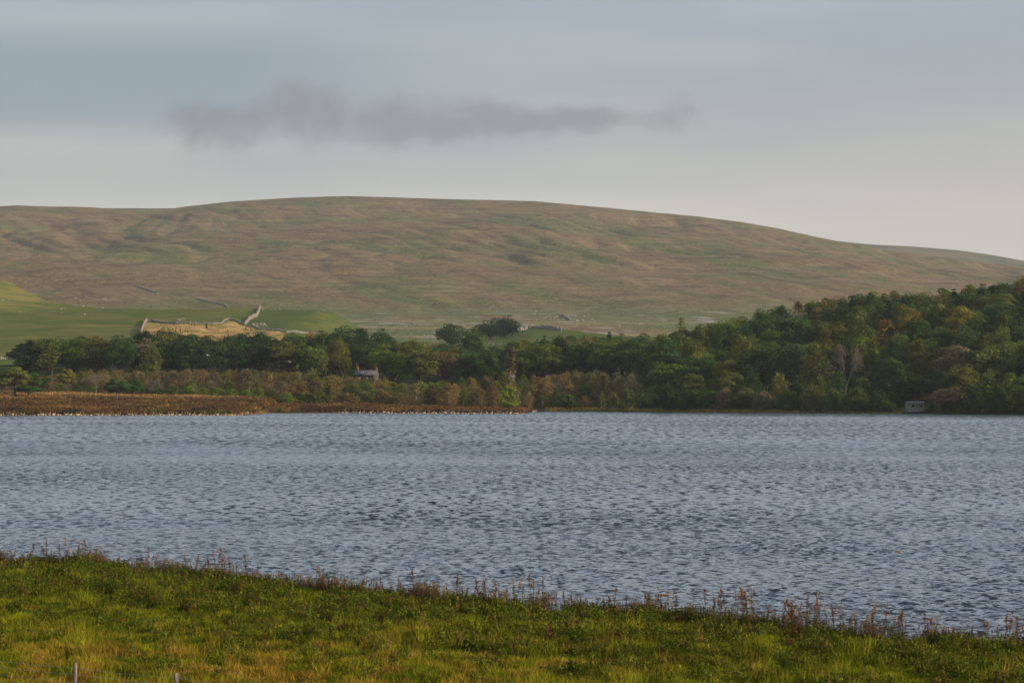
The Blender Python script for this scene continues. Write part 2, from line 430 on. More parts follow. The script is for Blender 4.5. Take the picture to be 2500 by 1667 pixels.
M_green = layered('hill_pasture', (0.090, 0.103, 0.031), [
    ((0.122, 0.122, 0.038), (1 / 50, 1 / 60, 1 / 5), 6, 0.42, 0.62, 0.7),
    ((0.058, 0.088, 0.018), (1 / 30, 1 / 50, 1 / 3), 5, 0.50, 0.62, 0.75),
    ((0.22, 0.155, 0.058), (1 / 70, 1 / 300, 1 / 1.8), 6, 0.53, 0.68, 0.65),
    ((0.16, 0.13, 0.04), (1 / 14, 1 / 24, 1 / 1.5), 5, 0.54, 0.66, 0.5),
    ((0.060, 0.084, 0.025), (1 / 30, 1 / 30, 1 / 5), 4, 0.28, 0.55, 0.75, [('x', -150, -125)]),  # right part of the hill deeper green: its sun shading put into the colour
    ((0.26, 0.165, 0.055), (1 / 50, 1 / 60, 1 / 3.0), 5, 0.46, 0.60, 0.8, [('x', 60, 110), ('x', 420, 100)]),
    ((0.20, 0.14, 0.045), (1 / 30, 1 / 30, 1 / 4.0), 4, 0.46, 0.60, 0.6, [('y', 1630, 1690), ('x', -230, -300)]),
], bump=((1 / 2.5, 1 / 2.5, 1), 0.5, 0.8))
V, Fq = grid(np.linspace(-700, 700, 520), np.concatenate([np.linspace(1118, 1700, 200), [1706, 1715, 1730, 1760, 1820, 1900]]), landB)
obj('green_hill', mesh('green_hill', V, Fq, M_green, True), kind='structure')

M_shore = layered('heath_and_woodland_floor', (0.125, 0.068, 0.028), [
    ((0.055, 0.028, 0.016), (1 / 14, 1 / 20, 1 / 1), 5, 0.46, 0.60, 0.8),
    ((0.26, 0.155, 0.050), (1 / 26, 1 / 14, 1 / 0.7), 5, 0.52, 0.66, 0.85),
    ((0.085, 0.080, 0.020), (1 / 9, 1 / 11, 1), 4, 0.52, 0.64, 0.8),
    ((0.33, 0.19, 0.07), (1 / 80, 1 / 30, 1 / 3), 3, 0.30, 0.50, 0.75, [('z', 3.9, 5.2), ('x', -60, -90)]),
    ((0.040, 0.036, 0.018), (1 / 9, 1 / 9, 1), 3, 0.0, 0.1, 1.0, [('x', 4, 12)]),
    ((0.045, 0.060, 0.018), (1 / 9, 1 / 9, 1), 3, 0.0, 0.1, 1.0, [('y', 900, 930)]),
], bump=((1 / 0.8, 1 / 0.8, 1 / 0.8), 0.7, 0.5))
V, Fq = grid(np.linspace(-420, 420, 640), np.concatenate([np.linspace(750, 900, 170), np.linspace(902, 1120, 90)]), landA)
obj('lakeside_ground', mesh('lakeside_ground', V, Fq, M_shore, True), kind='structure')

# near meadow -------------------------------------------------------------
EDGE = [(-300, 420), (-60, 185), (-40, 150), (-20.9, 120.5), (-17.2, 119.2), (-13.0, 113.7), (-7.4, 105), (-2.6, 99.7), (1.7, 94.8), (5.7, 91.3), (8.1, 88), (11.4, 83.5), (14.1, 81.4), (30, 68), (300, -160)]
def edgeY(X): return ip(X, EDGE) + 0.6 * pn(np.asarray(X) / 2.1, 0.3, 71) + 0.25 * pn(np.asarray(X) / 0.7, 0.9, 72)
def meadow(X, Y):
    X = np.asarray(X, float); Y = np.asarray(Y, float)
    s = edgeY(X) - Y                                     # metres inland
    z = 1.0 + 0.18 * sst(0, 12, s) + 5.6 * np.clip((65 - Y) / 65.0, 0, 1) ** 1.1
    z = np.where(Y < 0, 6.6 + 0.0 * Y, z)
    z = z + sst(0.5, 4, s) * (0.15 * fbm(X / 3.5, Y / 4.5, 73, 3) + 0.13 * fbm(X / 0.9, Y / 1.3, 75, 2))
    return np.where(s < 0, 1.0 + s * 0.62 * (0.4 + 0.6 * sst(0, 1.2, -s)), z).clip(-2.4, None)
M_mead = layered('meadow_turf', (0.040, 0.052, 0.008), [
    ((0.075, 0.085, 0.012), (1 / 2.5, 1 / 3, 1), 5, 0.45, 0.6, 0.7),
    ((0.022, 0.026, 0.006), (1 / 0.6, 1 / 1.0, 1), 4, 0.50, 0.62, 0.8),
    ((0.13, 0.080, 0.020), (1 / 2.5, 1 / 4, 1), 4, 0.44, 0.58, 0.7, [('y', 88, 76)]),
    ((0.09, 0.075, 0.055), (1 / 1, 1 / 1, 1), 3, 0.2, 0.4, 0.9, [('z', 0.85, 0.55)]),
], bump=((6, 6, 6), 0.8, 0.1))
xs = np.concatenate([np.linspace(-300, -30, 60)[:-1], np.linspace(-30, 24, 300), np.linspace(24, 300, 60)[1:]])
ys = np.concatenate([np.linspace(-150, 60, 50)[:-1], np.linspace(60, 130, 300), np.linspace(130, 420, 90)[1:]])
V, Fq = grid(xs, ys, meadow)
obj('near_meadow', mesh('near_meadow', V, Fq, M_mead, True), kind='structure')

# ------------------------------------------------------------------ lake
def lake_material():
    m_, t, o = newmat('lake_water')
    g = t.add('ShaderNodeNewGeometry')
    pos = g.outputs['Position']
    px_, py_, pz_ = t.sep(pos)
    def nz(s_, det, rough=0.55):
        n = t.noise(t.vmath('MULTIPLY', pos, s_), 1.0, det, rough, out=1)
        return t.sep(n)
    a = nz((1 / 0.45, 1 / 0.32, 0), 4, .6)
    def sc1(v, det=4.0, rough=.6): return t.noise(t.vmath('MULTIPLY', pos, v), 1.0, det, rough)
    gust = t.ss(t.noise(t.vmath('MULTIPLY', pos, (1 / 60, 1 / 110, 0)), 1.0, 3.0, 0.5), 0.35, 0.65, 0.6, 1.3)
    lane = t.noise(t.vmath('MULTIPLY', pos, (1 / 110, 1 / 38, 0)), 1.0, 3.0, 0.55)
    lane = t.math('MULTIPLY', t.math('SUBTRACT', lane, 0.5), 0.12)
    def sh(v): return t.math('ADD', v, lane)
    n_near = t.ss(sh(sc1((1 / 0.58, 1 / 0.30, 0), 5.0, .68)), .495, .58)
    n_mid = t.ss(sh(sc1((1 / 0.85, 1 / 1.2, 0), 5.0, .68)), .485, .575)
    n_far = t.ss(sh(sc1((1 / 1.3, 1 / 5.0, 0), 5.0, .70)), .485, .575)
    w_mid = t.ss(py_, 110, 230); w_far = t.ss(py_, 260, 520)
    def lerp(f, p, q): return t.math('ADD', p, t.math('MULTIPLY', f, t.math('SUBTRACT', q, p)))
    steep = lerp(w_far, lerp(w_mid, t.math('MULTIPLY', n_near, .95), n_mid), n_far)
    def term(n, k): return t.math('MULTIPLY', t.math('SUBTRACT', n, 0.5), k)
    sx_ = term(a[0], 0.22)
    sy_ = t.math('ADD', t.math('MULTIPLY', t.math('MULTIPLY', steep, gust), -0.60), t.math('SUBTRACT', term(a[1], 0.18), t.math('ADD', 0.022, t.math('ADD', t.math('MULTIPLY', w_far, 0.022), t.math('MULTIPLY', w_mid, 0.026)))))
    sl = t.comb(sx_, sy_, 0.0)
    nrm = t.vmath('NORMALIZE', t.vmath('ADD', g.outputs['Normal'], sl))
    p = principled(t, o, (0.006, 0.013, 0.020), 0.03, 0.5, nrm)
    p.inputs['IOR'].default_value = 1.45
    return m_
M_lake = lake_material()
wr = np.random.default_rng(3)
NW = 90
lam = 0.26 * (1.1 / 0.26) ** wr.random(NW)
th = R(-90) + wr.normal(0, 0.38, NW) + 0.12
amp = 0.0072 * lam ** 0.9
kx, ky = 2 * math.pi / lam * np.cos(th), 2 * math.pi / lam * np.sin(th)
ph = wr.random(NW) * 2 * math.pi
def waves(X, Y):
    z = np.zeros_like(X)
    wx = X + 1.2 * pn(X / 9, Y / 9, 81); wy = Y + 1.2 * pn(X / 9, Y / 9, 82)
    for i in range(NW): z += amp[i] * np.sin(kx[i] * wx + ky[i] * wy + ph[i])
    g = 0.9 + 0.5 * pn(X / 14, Y / 20, 83)
    z = z * np.clip(g, 0.5, 1.4)
    z = z + 0.35 * np.maximum(z, 0) ** 1.5
    return z * (1 - sst(240, 420, Y)) * sst(20, 60, Y)
inv = np.linspace(1 / 72.0, 1 / 430.0, 620)
yw = np.concatenate([[-600, -200, -50, 20, 50], 1 / inv, [470, 520, 600, 700, 800, 950, 1150]])
u = np.concatenate([[-1, -0.5], np.linspace(-0.24, 0.24, 860), [0.5, 1]])
def wx_of(u_, Y):
    inner = np.abs(u_) <= 0.2401
    return np.where(inner, u_ * np.maximum(Y, 72.0), np.sign(u_) * np.where(np.abs(u_) > 0.9, 900, 420))
U, YY = np.meshgrid(u, yw); XX = wx_of(U, YY); ZZ = waves(XX, YY)
V = np.stack([XX, YY, ZZ], -1).reshape(-1, 3)
nx, ny = len(u), len(yw)
i, j = np.meshgrid(np.arange(ny - 1), np.arange(nx - 1), indexing='ij')
Fq = np.stack([i * nx + j, i * nx + j + 1, (i + 1) * nx + j + 1, (i + 1) * nx + j], -1).reshape(-1, 4)
obj('lake_water', mesh('lake_water', V, Fq, M_lake, True), kind='structure')

# ------------------------------------------------------------------ trees: prototypes
def limb_tube(g, p0, p1, r0, r1, bend=0.12, k=5, seg=4):
    p0 = np.array(p0, float); p1 = np.array(p1, float); L = np.linalg.norm(p1 - p0)
    off = rng.normal(size=3) * bend * L * np.array([1, 1, 0.4])
    t = np.linspace(0, 1, seg + 1)[:, None]
    pts = p0 + (p1 - p0) * t + off * np.sin(t * math.pi) * 0.5
    g.tube(pts, np.linspace(r0, r1, seg + 1), k); return pts

def broadleaf(seed, R_=4.6, H_=17.0, base=0.28, puffs=58, per=125, leaf=0.43, flat=1.0):
    """unit-scale tree with its height H_; returns (crown mesh, trunk mesh)"""
    global rng
    keep = rng; rng = np.random.default_rng(seed)
    zc = H_ * (base + 1) / 2; hz = H_ * (1 - base) / 2
    g = Geo(); tg = Geo()
    tg.tube([(0, 0, -0.6), (0.1, 0, H_ * .12), (0.0, 0.15, H_ * base), (0.1, 0.1, H_ * .62)], [0.42, 0.33, 0.28, 0.10], 7)
    k = 0
    lob = [(rng.normal(0, 0.28), rng.normal(0, 0.28), rng.uniform(0.8, 1.1)) for _ in range(3)]
    while k < puffs:
        d = unit(rng.normal(size=3)); 
        if d[2] < -0.55: continue
        rr = rng.uniform(0.58, 0.92) if k % 4 else rng.uniform(0.25, 0.55)
        e = 1 + 0.16 * math.sin(3 * math.atan2(d[1], d[0]) + seed) + 0.1 * rng.normal()
        shape = (1 - 0.25 * max(0, -d[2]))
        c = np.array([d[0] * R_ * rr * e * shape, d[1] * R_ * rr * e * shape, zc + d[2] * hz * rr * flat * (0.95 + 0.1 * rng.normal())])
        pr = R_ * rng.uniform(0.24, 0.40)
        dirs = unit(rng.normal(size=(per, 3)) + np.array([d[0] * .35, d[1] * .35, 0.55]))
        P = c + dirs * pr * rng.uniform(0.7, 1.08, (per, 1)) * np.array([1.1, 1.1, 0.82])
        Vq, Fq_ = quads(P, dirs + rng.normal(size=(per, 3)) * 0.7, leaf * rng.uniform(0.6, 1.25, per))
        tint = rng.uniform(0.58, 1.42)
        g.add(Vq, Fq_, np.repeat(tint * rng.uniform(0.75, 1.25, per), 4))
        if k % 4 == 0 or k % 7 == 0:
            limb_tube(tg, (0, 0, H_ * rng.uniform(base * 0.9, base + 0.2)), c, 0.14, 0.04)
        k += 1
    # inner leaves that close the crown
    n = 420
    d = unit(rng.normal(size=(n, 3))); rr = rng.uniform(0.25, 0.66, (n, 1))
    P = np.array([0, 0, zc]) + d * rr * np.array([R_, R_, hz])
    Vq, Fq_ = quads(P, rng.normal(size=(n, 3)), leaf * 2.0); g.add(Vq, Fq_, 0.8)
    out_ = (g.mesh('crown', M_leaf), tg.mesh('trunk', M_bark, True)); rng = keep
    return out_

def airy(seed, H_=9.0, R_=2.6, nst=3, twigs=60, leaf=0.30, per=42, bark=None, base=0.18, spread=0.33):
    """multi-stemmed or thin-crowned tree: upright sprays of small leaves"""
    global rng
    keep = rng; rng = np.random.default_rng(seed)
    g = Geo(); tg = Geo()
    for s in range(nst):
        a = rng.uniform(0, 6.28); r = R_ * spread * (0 if nst == 1 else rng.uniform(0.3, 1.4))
        tip = (math.cos(a) * r, math.sin(a) * r, H_ * rng.uniform(0.75, 0.93))
        limb_tube(tg, (math.cos(a) * .1, math.sin(a) * .1, -0.4), tip, 0.11 + H_ * .006, 0.03, 0.08)
    for k in range(twigs):
        t = rng.uniform(base, 1.0); a = rng.uniform(0, 6.28)
        env = math.sin(math.pi * min(1, max(0.0, (t - base * 0.4) / (1.02 - base * 0.4))) ** 0.8) ** 0.7
        r = R_ * env * rng.uniform(0.25, 1.0)
        c = np.array([math.cos(a) * r, math.sin(a) * r, H_ * t])
        o0 = np.array([c[0] * 0.25, c[1] * 0.25, c[2] - r * rng.uniform(0.7, 1.3)]); o0[2] = max(o0[2], 0.3)
        if k % 2 == 0: limb_tube(tg, o0, c, 0.035, 0.012, 0.1, 3, 2)
        tt = rng.uniform(0.35, 1.12, (per, 1)); P = o0 + (c - o0) * tt + rng.normal(size=(per, 3)) * 0.30 * (R_ / 2.6)
        Vq, Fq_ = quads(P, rng.normal(size=(per, 3)) + np.array([0, 0, 0.5]), leaf * rng.uniform(0.6, 1.3, per))
        g.add(Vq, Fq_, np.repeat(rng.uniform(0.8, 1.2) * rng.uniform(0.75, 1.25, per), 4))
    out_ = (g.mesh('crown', M_leaf), tg.mesh('trunk', bark or M_bark, True)); rng = keep
    return out_

def conifer(seed, H_=18.0, R_=3.0, tiers=24, base=0.12, droop=0.25, loose=1.0, per=26, leaf=0.42):
    global rng
    keep = rng; rng = np.random.default_rng(seed)
    g = Geo(); tg = Geo()
    tg.tube([(0, 0, -0.6), (0, 0, H_ * .5), (0.05, 0, H_ * .99)], [0.32, 0.2, 0.03], 6)
    for i_ in range(tiers):
        t = base + (1 - base) * (i_ + rng.uniform(-.3, .3)) / tiers; z = H_ * t
        rr = R_ * (1 - t) ** 0.75 * rng.uniform(0.75, 1.15) + 0.15
        nb = max(4, int(9 * (1 - t) + 4))
        for b in range(nb):
            if rng.random() > loose: continue
            a = rng.uniform(0, 6.28); L = rr * rng.uniform(0.7, 1.1)
            d = np.array([math.cos(a), math.sin(a), 0])
            tt = rng.uniform(0.15, 1.0, (per, 1)) ** 0.7
            P = np.array([0, 0, z]) + d * L * tt - np.array([0, 0, 1]) * droop * L * tt ** 2 * 1.4 + rng.normal(size=(per, 3)) * np.array([.22, .22, .13])
            Vq, Fq_ = quads(P, rng.normal(size=(per, 3)) * .5 + np.array([0, 0, 1.0]), leaf * rng.uniform(0.6, 1.3, per))
            g.add(Vq, Fq_, np.repeat(rng.uniform(0.7, 1.25) * rng.uniform(0.8, 1.2, per), 4))
            if b % 3 == 0: tg.tube([(0, 0, z), tuple(np.array([0, 0, z]) + d * L * 0.9 - np.array([0, 0, droop * L]))], [0.05, 0.015], 3)
    out_ = (g.mesh('crown', M_needle), tg.mesh('trunk', M_bark, True)); rng = keep
    return out_

def scots(seed, H_=8.0, R_=4.2, pads=16, lean=0.4):
    global rng
    keep = rng; rng = np.random.default_rng(seed)
    g = Geo(); tg = Geo()
    fork = np.array([lean * .4, 0, H_ * 0.32])
    tg.tube([(0, 0, -0.5), (lean * .1, 0, H_ * .15), tuple(fork)], [0.30, 0.22, 0.20], 7)
    for k in range(pads):
        a = rng.uniform(0, 6.28); q = rng.uniform(0.15, 1.0) ** 0.6
        r = R_ * q * 0.80
        z = H_ * (0.95 - 0.40 * q ** 1.7 + rng.uniform(-0.22, 0.03))
        c = np.array([math.cos(a) * r + lean * .5, math.sin(a) * r, z])
        limb_tube(tg, fork + np.array([0, 0, rng.uniform(0, H_ * .12)]), c - np.array([0, 0, .2]), 0.11, 0.035, 0.22)
        n = 380; pr = R_ * rng.uniform(0.24, 0.40)
        d = unit(rng.normal(size=(n, 3))); P = c + d * rng.uniform(0.4, 1.05, (n, 1)) * np.array([pr, pr, pr * 0.42]) + np.array([0, 0, 0.1])
        Vq, Fq_ = quads(P, d + np.array([0, 0, .6]) + rng.normal(size=(n, 3)) * .5, 0.30 * rng.uniform(0.6, 1.3, n))
        g.add(Vq, Fq_, np.repeat(rng.uniform(0.8, 1.2) * rng.uniform(0.75, 1.25, n), 4))
    out_ = (g.mesh('crown', M_needle), tg.mesh('trunk', M_bark, True)); rng = keep
    return out_

def bare(seed, H_=11.0, R_=4.0, leaves=700):
    """leafless or nearly leafless branching tree"""
    global rng
    keep = rng; rng = np.random.default_rng(seed)
    tg = Geo(); g = Geo(); tips = []
    def grow(p, d, L, r, lev):
        q = p + d * L
        tg.tube([p, (p + q) / 2 + rng.normal(size=3) * L * .06, q], [r, r * .8, r * .6], 4 if lev < 2 else 3)
        if lev == 5: tips.append(q); return
        for _ in range(3 if lev > 0 else 4):
            nd = unit(d + rng.normal(size=3) * (0.42 if lev else 0.5) + np.array([0, 0, 0.12]))
            grow(q, nd, L * rng.uniform(0.66, 0.85), r * 0.58, lev + 1)
    grow(np.array([0, 0, -0.3]), np.array([0, 0, 1.0]), H_ * 0.24, 0.26, 0)
    tips = np.array(tips); sc_ = np.array([1, 1, 1.0]); k = H_ / max(tips[:, 2].max(), .1)
    P = tips[rng.integers(0, len(tips), leaves)] + rng.normal(size=(leaves, 3)) * 0.35
    Vq, Fq_ = quads(P, rng.normal(size=(leaves, 3)), 0.22 * rng.uniform(0.6, 1.3, leaves)); g.add(Vq, Fq_, np.repeat(rng.uniform(0.7, 1.3, leaves), 4))
    for G_ in (g, tg): G_.V = [v * np.array([1, 1, k]) for v in G_.V]
    out_ = (g.mesh('crown', M_leaf), tg.mesh('trunk', M_twig)); rng = keep
    return out_

PROTO = {}
PROTO['oak'] = [(broadleaf(s, R_=4.8, base=b, flat=f), 17.0, 4.8) for s, b, f in ((1, .06, 1), (2, .10, .98), (3, .04, 1), (4, .08, .96), (5, .14, 1), (6, .05, .98), (7, .03, 1))]
PROTO['dome'] = [(broadleaf(s, R_=7.5, H_=14, base=.03, puffs=64, per=110, leaf=.55), 14.0, 7.5) for s in (81, 82)]
PROTO['tall'] = [(broadleaf(s, R_=3.6, base=.06, puffs=66, per=80), 17.0, 3.6) for s in (11, 12, 13)]
PROTO['ash'] = [(airy(s, 17, 4.0, 1, 120, 0.42, 44, None, 0.08, 0.3), 17.0, 4.0) for s in (21, 22, 23)]
PROTO['spruce'] = [(conifer(31), 18.0, 3.0), (conifer(32, R_=3.6, droop=.1), 18.0, 3.6)]
PROTO['larch'] = [(conifer(33, R_=3.4, tiers=19, loose=.8, base=.12, droop=.15), 18.0, 3.4), (conifer(34, R_=3.8, tiers=18, loose=.8, base=.15, droop=.05), 18.0, 3.8)]
PROTO['willow'] = [(airy(s, 6, 3.0, 6, 85, 0.36, 46, None, 0.05, 0.6), 6.0, 3.0) for s in (41, 42, 43, 44)]
PROTO['birch'] = [(airy(s, 9, 2.5, 1, 75, 0.26, 40, M_birch, 0.20, 0.2), 9.0, 2.5) for s in (51, 52, 53)]
PROTO['carr'] = [(airy(s, 8, 2.8, 4, 80, 0.28, 40, M_twig, 0.10, 0.6), 8.0, 2.8) for s in (56, 57, 58)]
PROTO['scots'] = [(scots(61, 8.6, 4.6, 26), 8.6, 4.6), (scots(62, 8.0, 4.0, 24, -0.3), 8.0, 4.0), (scots(63, 10, 3.6, 18, .2), 10.0, 3.6)]
PROTO['bare'] = [(bare(71), 11.0, 4.0), (bare(72, leaves=1100), 11.0, 4.0)]

ORD1 = 'zeroth first second third fourth fifth sixth seventh eighth ninth tenth eleventh twelfth thirteenth fourteenth fifteenth sixteenth seventeenth eighteenth nineteenth'.split()
TENS = {2: 'twent', 3: 'thirt', 4: 'fort', 5: 'fift', 6: 'sixt', 7: 'sevent', 8: 'eight', 9: 'ninet'}
def ordw(n):
    if n < 20: return ORD1[n]
    if n < 100: return TENS[n // 10] + 'ieth' if n % 10 == 0 else TENS[n // 10] + 'y-' + ORD1[n % 10]
    if n % 100 == 0: return 'hundredth' if n == 100 else 'two hundredth'
    return ('hundred-and-' if n < 200 else 'two-hundred-and-') + ordw(n % 100)

KIND = {  # name, category, words
    'oak': ('broadleaf_tree', 'tree', 'broadleaf tree'), 'dome': ('domed_field_tree', 'tree', 'domed tree'), 'tall': ('tall_broadleaf_tree', 'tree', 'tall broadleaf tree'), 'ash': ('ash_tree', 'tree', 'loose ash tree'),
    'spruce': ('spruce_tree', 'conifer', 'spruce'), 'larch': ('larch_tree', 'conifer', 'larch'), 'willow': ('willow_bush', 'bush', 'rounded willow bush'),
    'birch': ('birch_tree', 'tree', 'thin birch'), 'carr': ('scrub_tree', 'small tree', 'scrub tree'), 'scots': ('pine_tree', 'pine', 'flat-topped pine'), 'bare': ('bare_tree', 'tree', 'half-bare tree')}
COLS = {'dark green': (0.030, 0.052, 0.016), 'deep green': (0.036, 0.070, 0.020), 'mid green': (0.064, 0.088, 0.020), 'olive': (0.088, 0.098, 0.024), 'bright green': (0.115, 0.160, 0.022),
        'bluish green': (0.032, 0.066, 0.030), 'rust brown': (0.125, 0.088, 0.032), 'yellowing': (0.150, 0.130, 0.022), 'orange tinged': (0.145, 0.098, 0.030), 'grey brown': (0.125, 0.108, 0.068),
        'brown': (0.138, 0.108, 0.042), 'purplish brown': (0.108, 0.088, 0.052), 'blackish green': (0.020, 0.032, 0.014)}
ALLT = []
def tree(kind, x, y, z, H, W, cname, where=None, label=None, group=None, zoff=0.0, name=None):
    (cm, tm), h0, r0 = random.choice(PROTO[kind])
    nm, cat, words = KIND[kind]
    e = bpy.data.objects.new(name or nm, None); COL.objects.link(e)
    e.empty_display_size = 0.5
    e.location = (x, y, z - 0.15); rz = random.uniform(0, 6.283)
    e.rotation_euler = (0, 0, rz); e.scale = (W / (2 * r0), W / (2 * r0) * random.uniform(.9, 1.1), H / h0)
    base = np.array(COLS[cname]); cv_ = np.clip(base * 1.2 * random.uniform(0.82, 1.2) * np.array([random.uniform(.9, 1.12), 1, random.uniform(.85, 1.15)]), 0.008, .4)
    c = bpy.data.objects.new('crown', cm); t_ = bpy.data.objects.new('trunk', tm)
    for o_ in (c, t_): COL.objects.link(o_); o_.parent = e
    c.color = (*cv_, 1.0)
    e['category'] = cat
    if group: e['group'] = group
    if label: e['label'] = label
    ALLT.append(dict(e=e, c=c, px=1250 + F * x / y, py=HOR - F * (z + H * 0.6 - EYE) / y, kind=kind, cn=cname, where=where, words=words, lab=label))
    return ALLT[-1]

def lA(x, y): return float(landA(np.array([x]), np.array([y]))[0])
def lB(x, y): return float(landB(np.array([x]), np.array([y]))[0])

# skyline of crowns (photo pixels)
SKYR = [(1180, 845), (1240, 838), (1300, 828), (1380, 822), (1450, 818), (1500, 812), (1600, 818), (1640, 812), (1700, 792), (1760, 780), (1800, 770), (1850, 757), (1900, 744), (1950, 737), (2000, 726), (2060, 717),
        (2100, 713), (2180, 709), (2260, 714), (2310, 706), (2380, 692), (2450, 681), (2500, 674), (2600, 660)]
SKYL = [(30, 870), (60, 838), (100, 826), (135, 820), (170, 822), (260, 818), (330, 822), (360, 808), (410, 800), (470, 815), (520, 822), (570, 814), (640, 812), (700, 818), (760, 810), (800, 800), (850, 797), (895, 805),
        (905, 835), (930, 828), (990, 832), (1040, 828), (1080, 838), (1130, 842), (1200, 850)]
random.seed(11)
# right-hand wood
rows = np.linspace(0, 1, 12)
ROWN = ['waterside', 'second', 'third', 'fourth', 'fifth', 'sixth', 'seventh', 'eighth', 'ninth', 'tenth', 'eleventh', 'skyline']
for ri, rt in enumerate(rows):
    x = (1195 - 1250) / F * 1000 if ri > 3 else (1560 - 1250) / F * 880
    off = random.uniform(0, 5)
    x += off
    while True:
        sh = float(shoreY(np.array([x]))[0])
        y0 = sh + 2.5
        if 1250 + F * x / 960 < 1570: y0 = max(y0, 965)
        y = y0 + (1066 - y0) * rt + random.uniform(-3.5, 3.5) * (rt > 0)
        px = 1250 + F * x / y
        if px > 2590: break
        z = lA(x, y)
        W = random.uniform(8.5, 13.0); H = random.uniform(14, 19)
        sky_z = zrow(ip(px, SKYR), y)
        kind = random.choices(['oak', 'tall', 'ash', 'spruce', 'larch', 'bare'], [64, 10, 12, 7, 6, 1])[0]
        cn = random.choices(['dark green', 'deep green', 'mid green', 'olive', 'bluish green', 'yellowing', 'rust brown', 'grey brown', 'blackish green'], [20, 26, 24, 16, 7, 2, 1, 2, 2])[0]
        if ri <= 1:
            kind = random.choices(['willow', 'carr', 'oak'], [60, 15, 25])[0] if px < 2150 else random.choices(['willow', 'oak', 'ash', 'bare'], [40, 30, 25, 5])[0]
            H = random.uniform(7, 10.5) if kind in ('willow', 'carr') else random.uniform(9, 13); W = random.uniform(6.5, 9)
            cn = random.choices(['mid green', 'deep green', 'olive', 'dark green', 'grey brown'], [30, 30, 16, 18, 6])[0]
            if ri == 0: H *= 0.72
        if rt > 0.8: cn = random.choices(['olive', 'dark green', 'deep green', 'rust brown'], [45, 25, 20, 10])[0]
        if 1180 < px < 1560: cn = random.choices(['mid green', 'dark green', 'deep green', 'grey brown', 'olive'], [22, 27, 33, 6, 12])[0]
        H = min(H, max(sky_z - z, 6) * random.uniform(0.92, 1.0))
        if rt == 1: H = max(sky_z - z, 6) * random.uniform(0.97, 1.03); H = min(H, 22)
        if kind == 'spruce': W *= 0.7; H *= 1.06
        if kind == 'bare': cn = 'grey brown'
        skip = False
        if abs(px - 2234) < 40 and y < sh + 9: skip = True             # clearing of the bird hide
        if abs(px - 1216) < 16 and y < 1040: skip = True                # gap of the half-hidden building
        if not skip: tree(kind, x, y, z, H, W, cn, ('wood', ri))
        x += W * (random.uniform(0.62, 0.85) if ri < 10 else random.uniform(.55, .75))

px = 1575
while px < 2540:
    x = (px - 1250) / F * 820
    for _ in range(4): y = float(shoreY(np.array([x]))[0]) + (random.uniform(.8, 3.0) if px > 1955 else random.uniform(4.0, 6.5)); x = (px - 1250) / F * y
    H = random.uniform(2.4, 4.8); W = random.uniform(4.0, 6.5)
    if abs(px - 2232) < 34 : H = random.uniform(.5, .8); W = 1.8
    tree('willow', x, y, lA(x, y) - .2, H, W, random.choices(['mid green', 'deep green', 'olive', 'dark green', 'grey brown'], [26, 26, 22, 18, 8])[0], ('shore', 0))
    px += W * F / y * random.uniform(.6, .95)
# left-hand wood
LROW = ['front', 'second', 'third', 'back']
for ri, (yy, hh) in enumerate(((1004, 16.0), (1030, 17), (1056, 18.5), (1086, 19))):
    x = (45 - 1250) / F * yy + random.uniform(0, 5) + (3 if ri == 0 else 0)
    while True:
        y = yy + random.uniform(-6, 6); px = 1250 + F * x / y
        if px > 1190: break
        z = lA(x, y); W = random.uniform(10.5, 15); kind = random.choices(['oak', 'tall', 'ash'], [70, 18, 12])[0]
        cn = random.choices(['dark green', 'deep green', 'mid green', 'olive', 'bluish green', 'blackish green', 'rust brown'], [30, 28, 13, 9, 12, 8, 3])[0]
        if px < 110: cn = 'blackish green'
        sk = zrow(ip(px, SKYL), y)
        H = min(random.uniform(.9, 1.08) * hh, (sk - z) * random.uniform(.95, 1.02))
        if ri >= 2: H = (sk - z) * random.uniform(.93, 1.02)
        if ri == 0 and abs(px - 893) < 62: x += W * .8; continue          # keep the cottage clear
        if abs(px - 1216) < 14 and y < 1035: x += W * .8; continue
        if ri == 0 and px < 70: x += 6; continue
        tree(kind, x, y, z, max(H, 7), W, cn, ('grove', ri))
        x += W * random.uniform(0.52, 0.74)

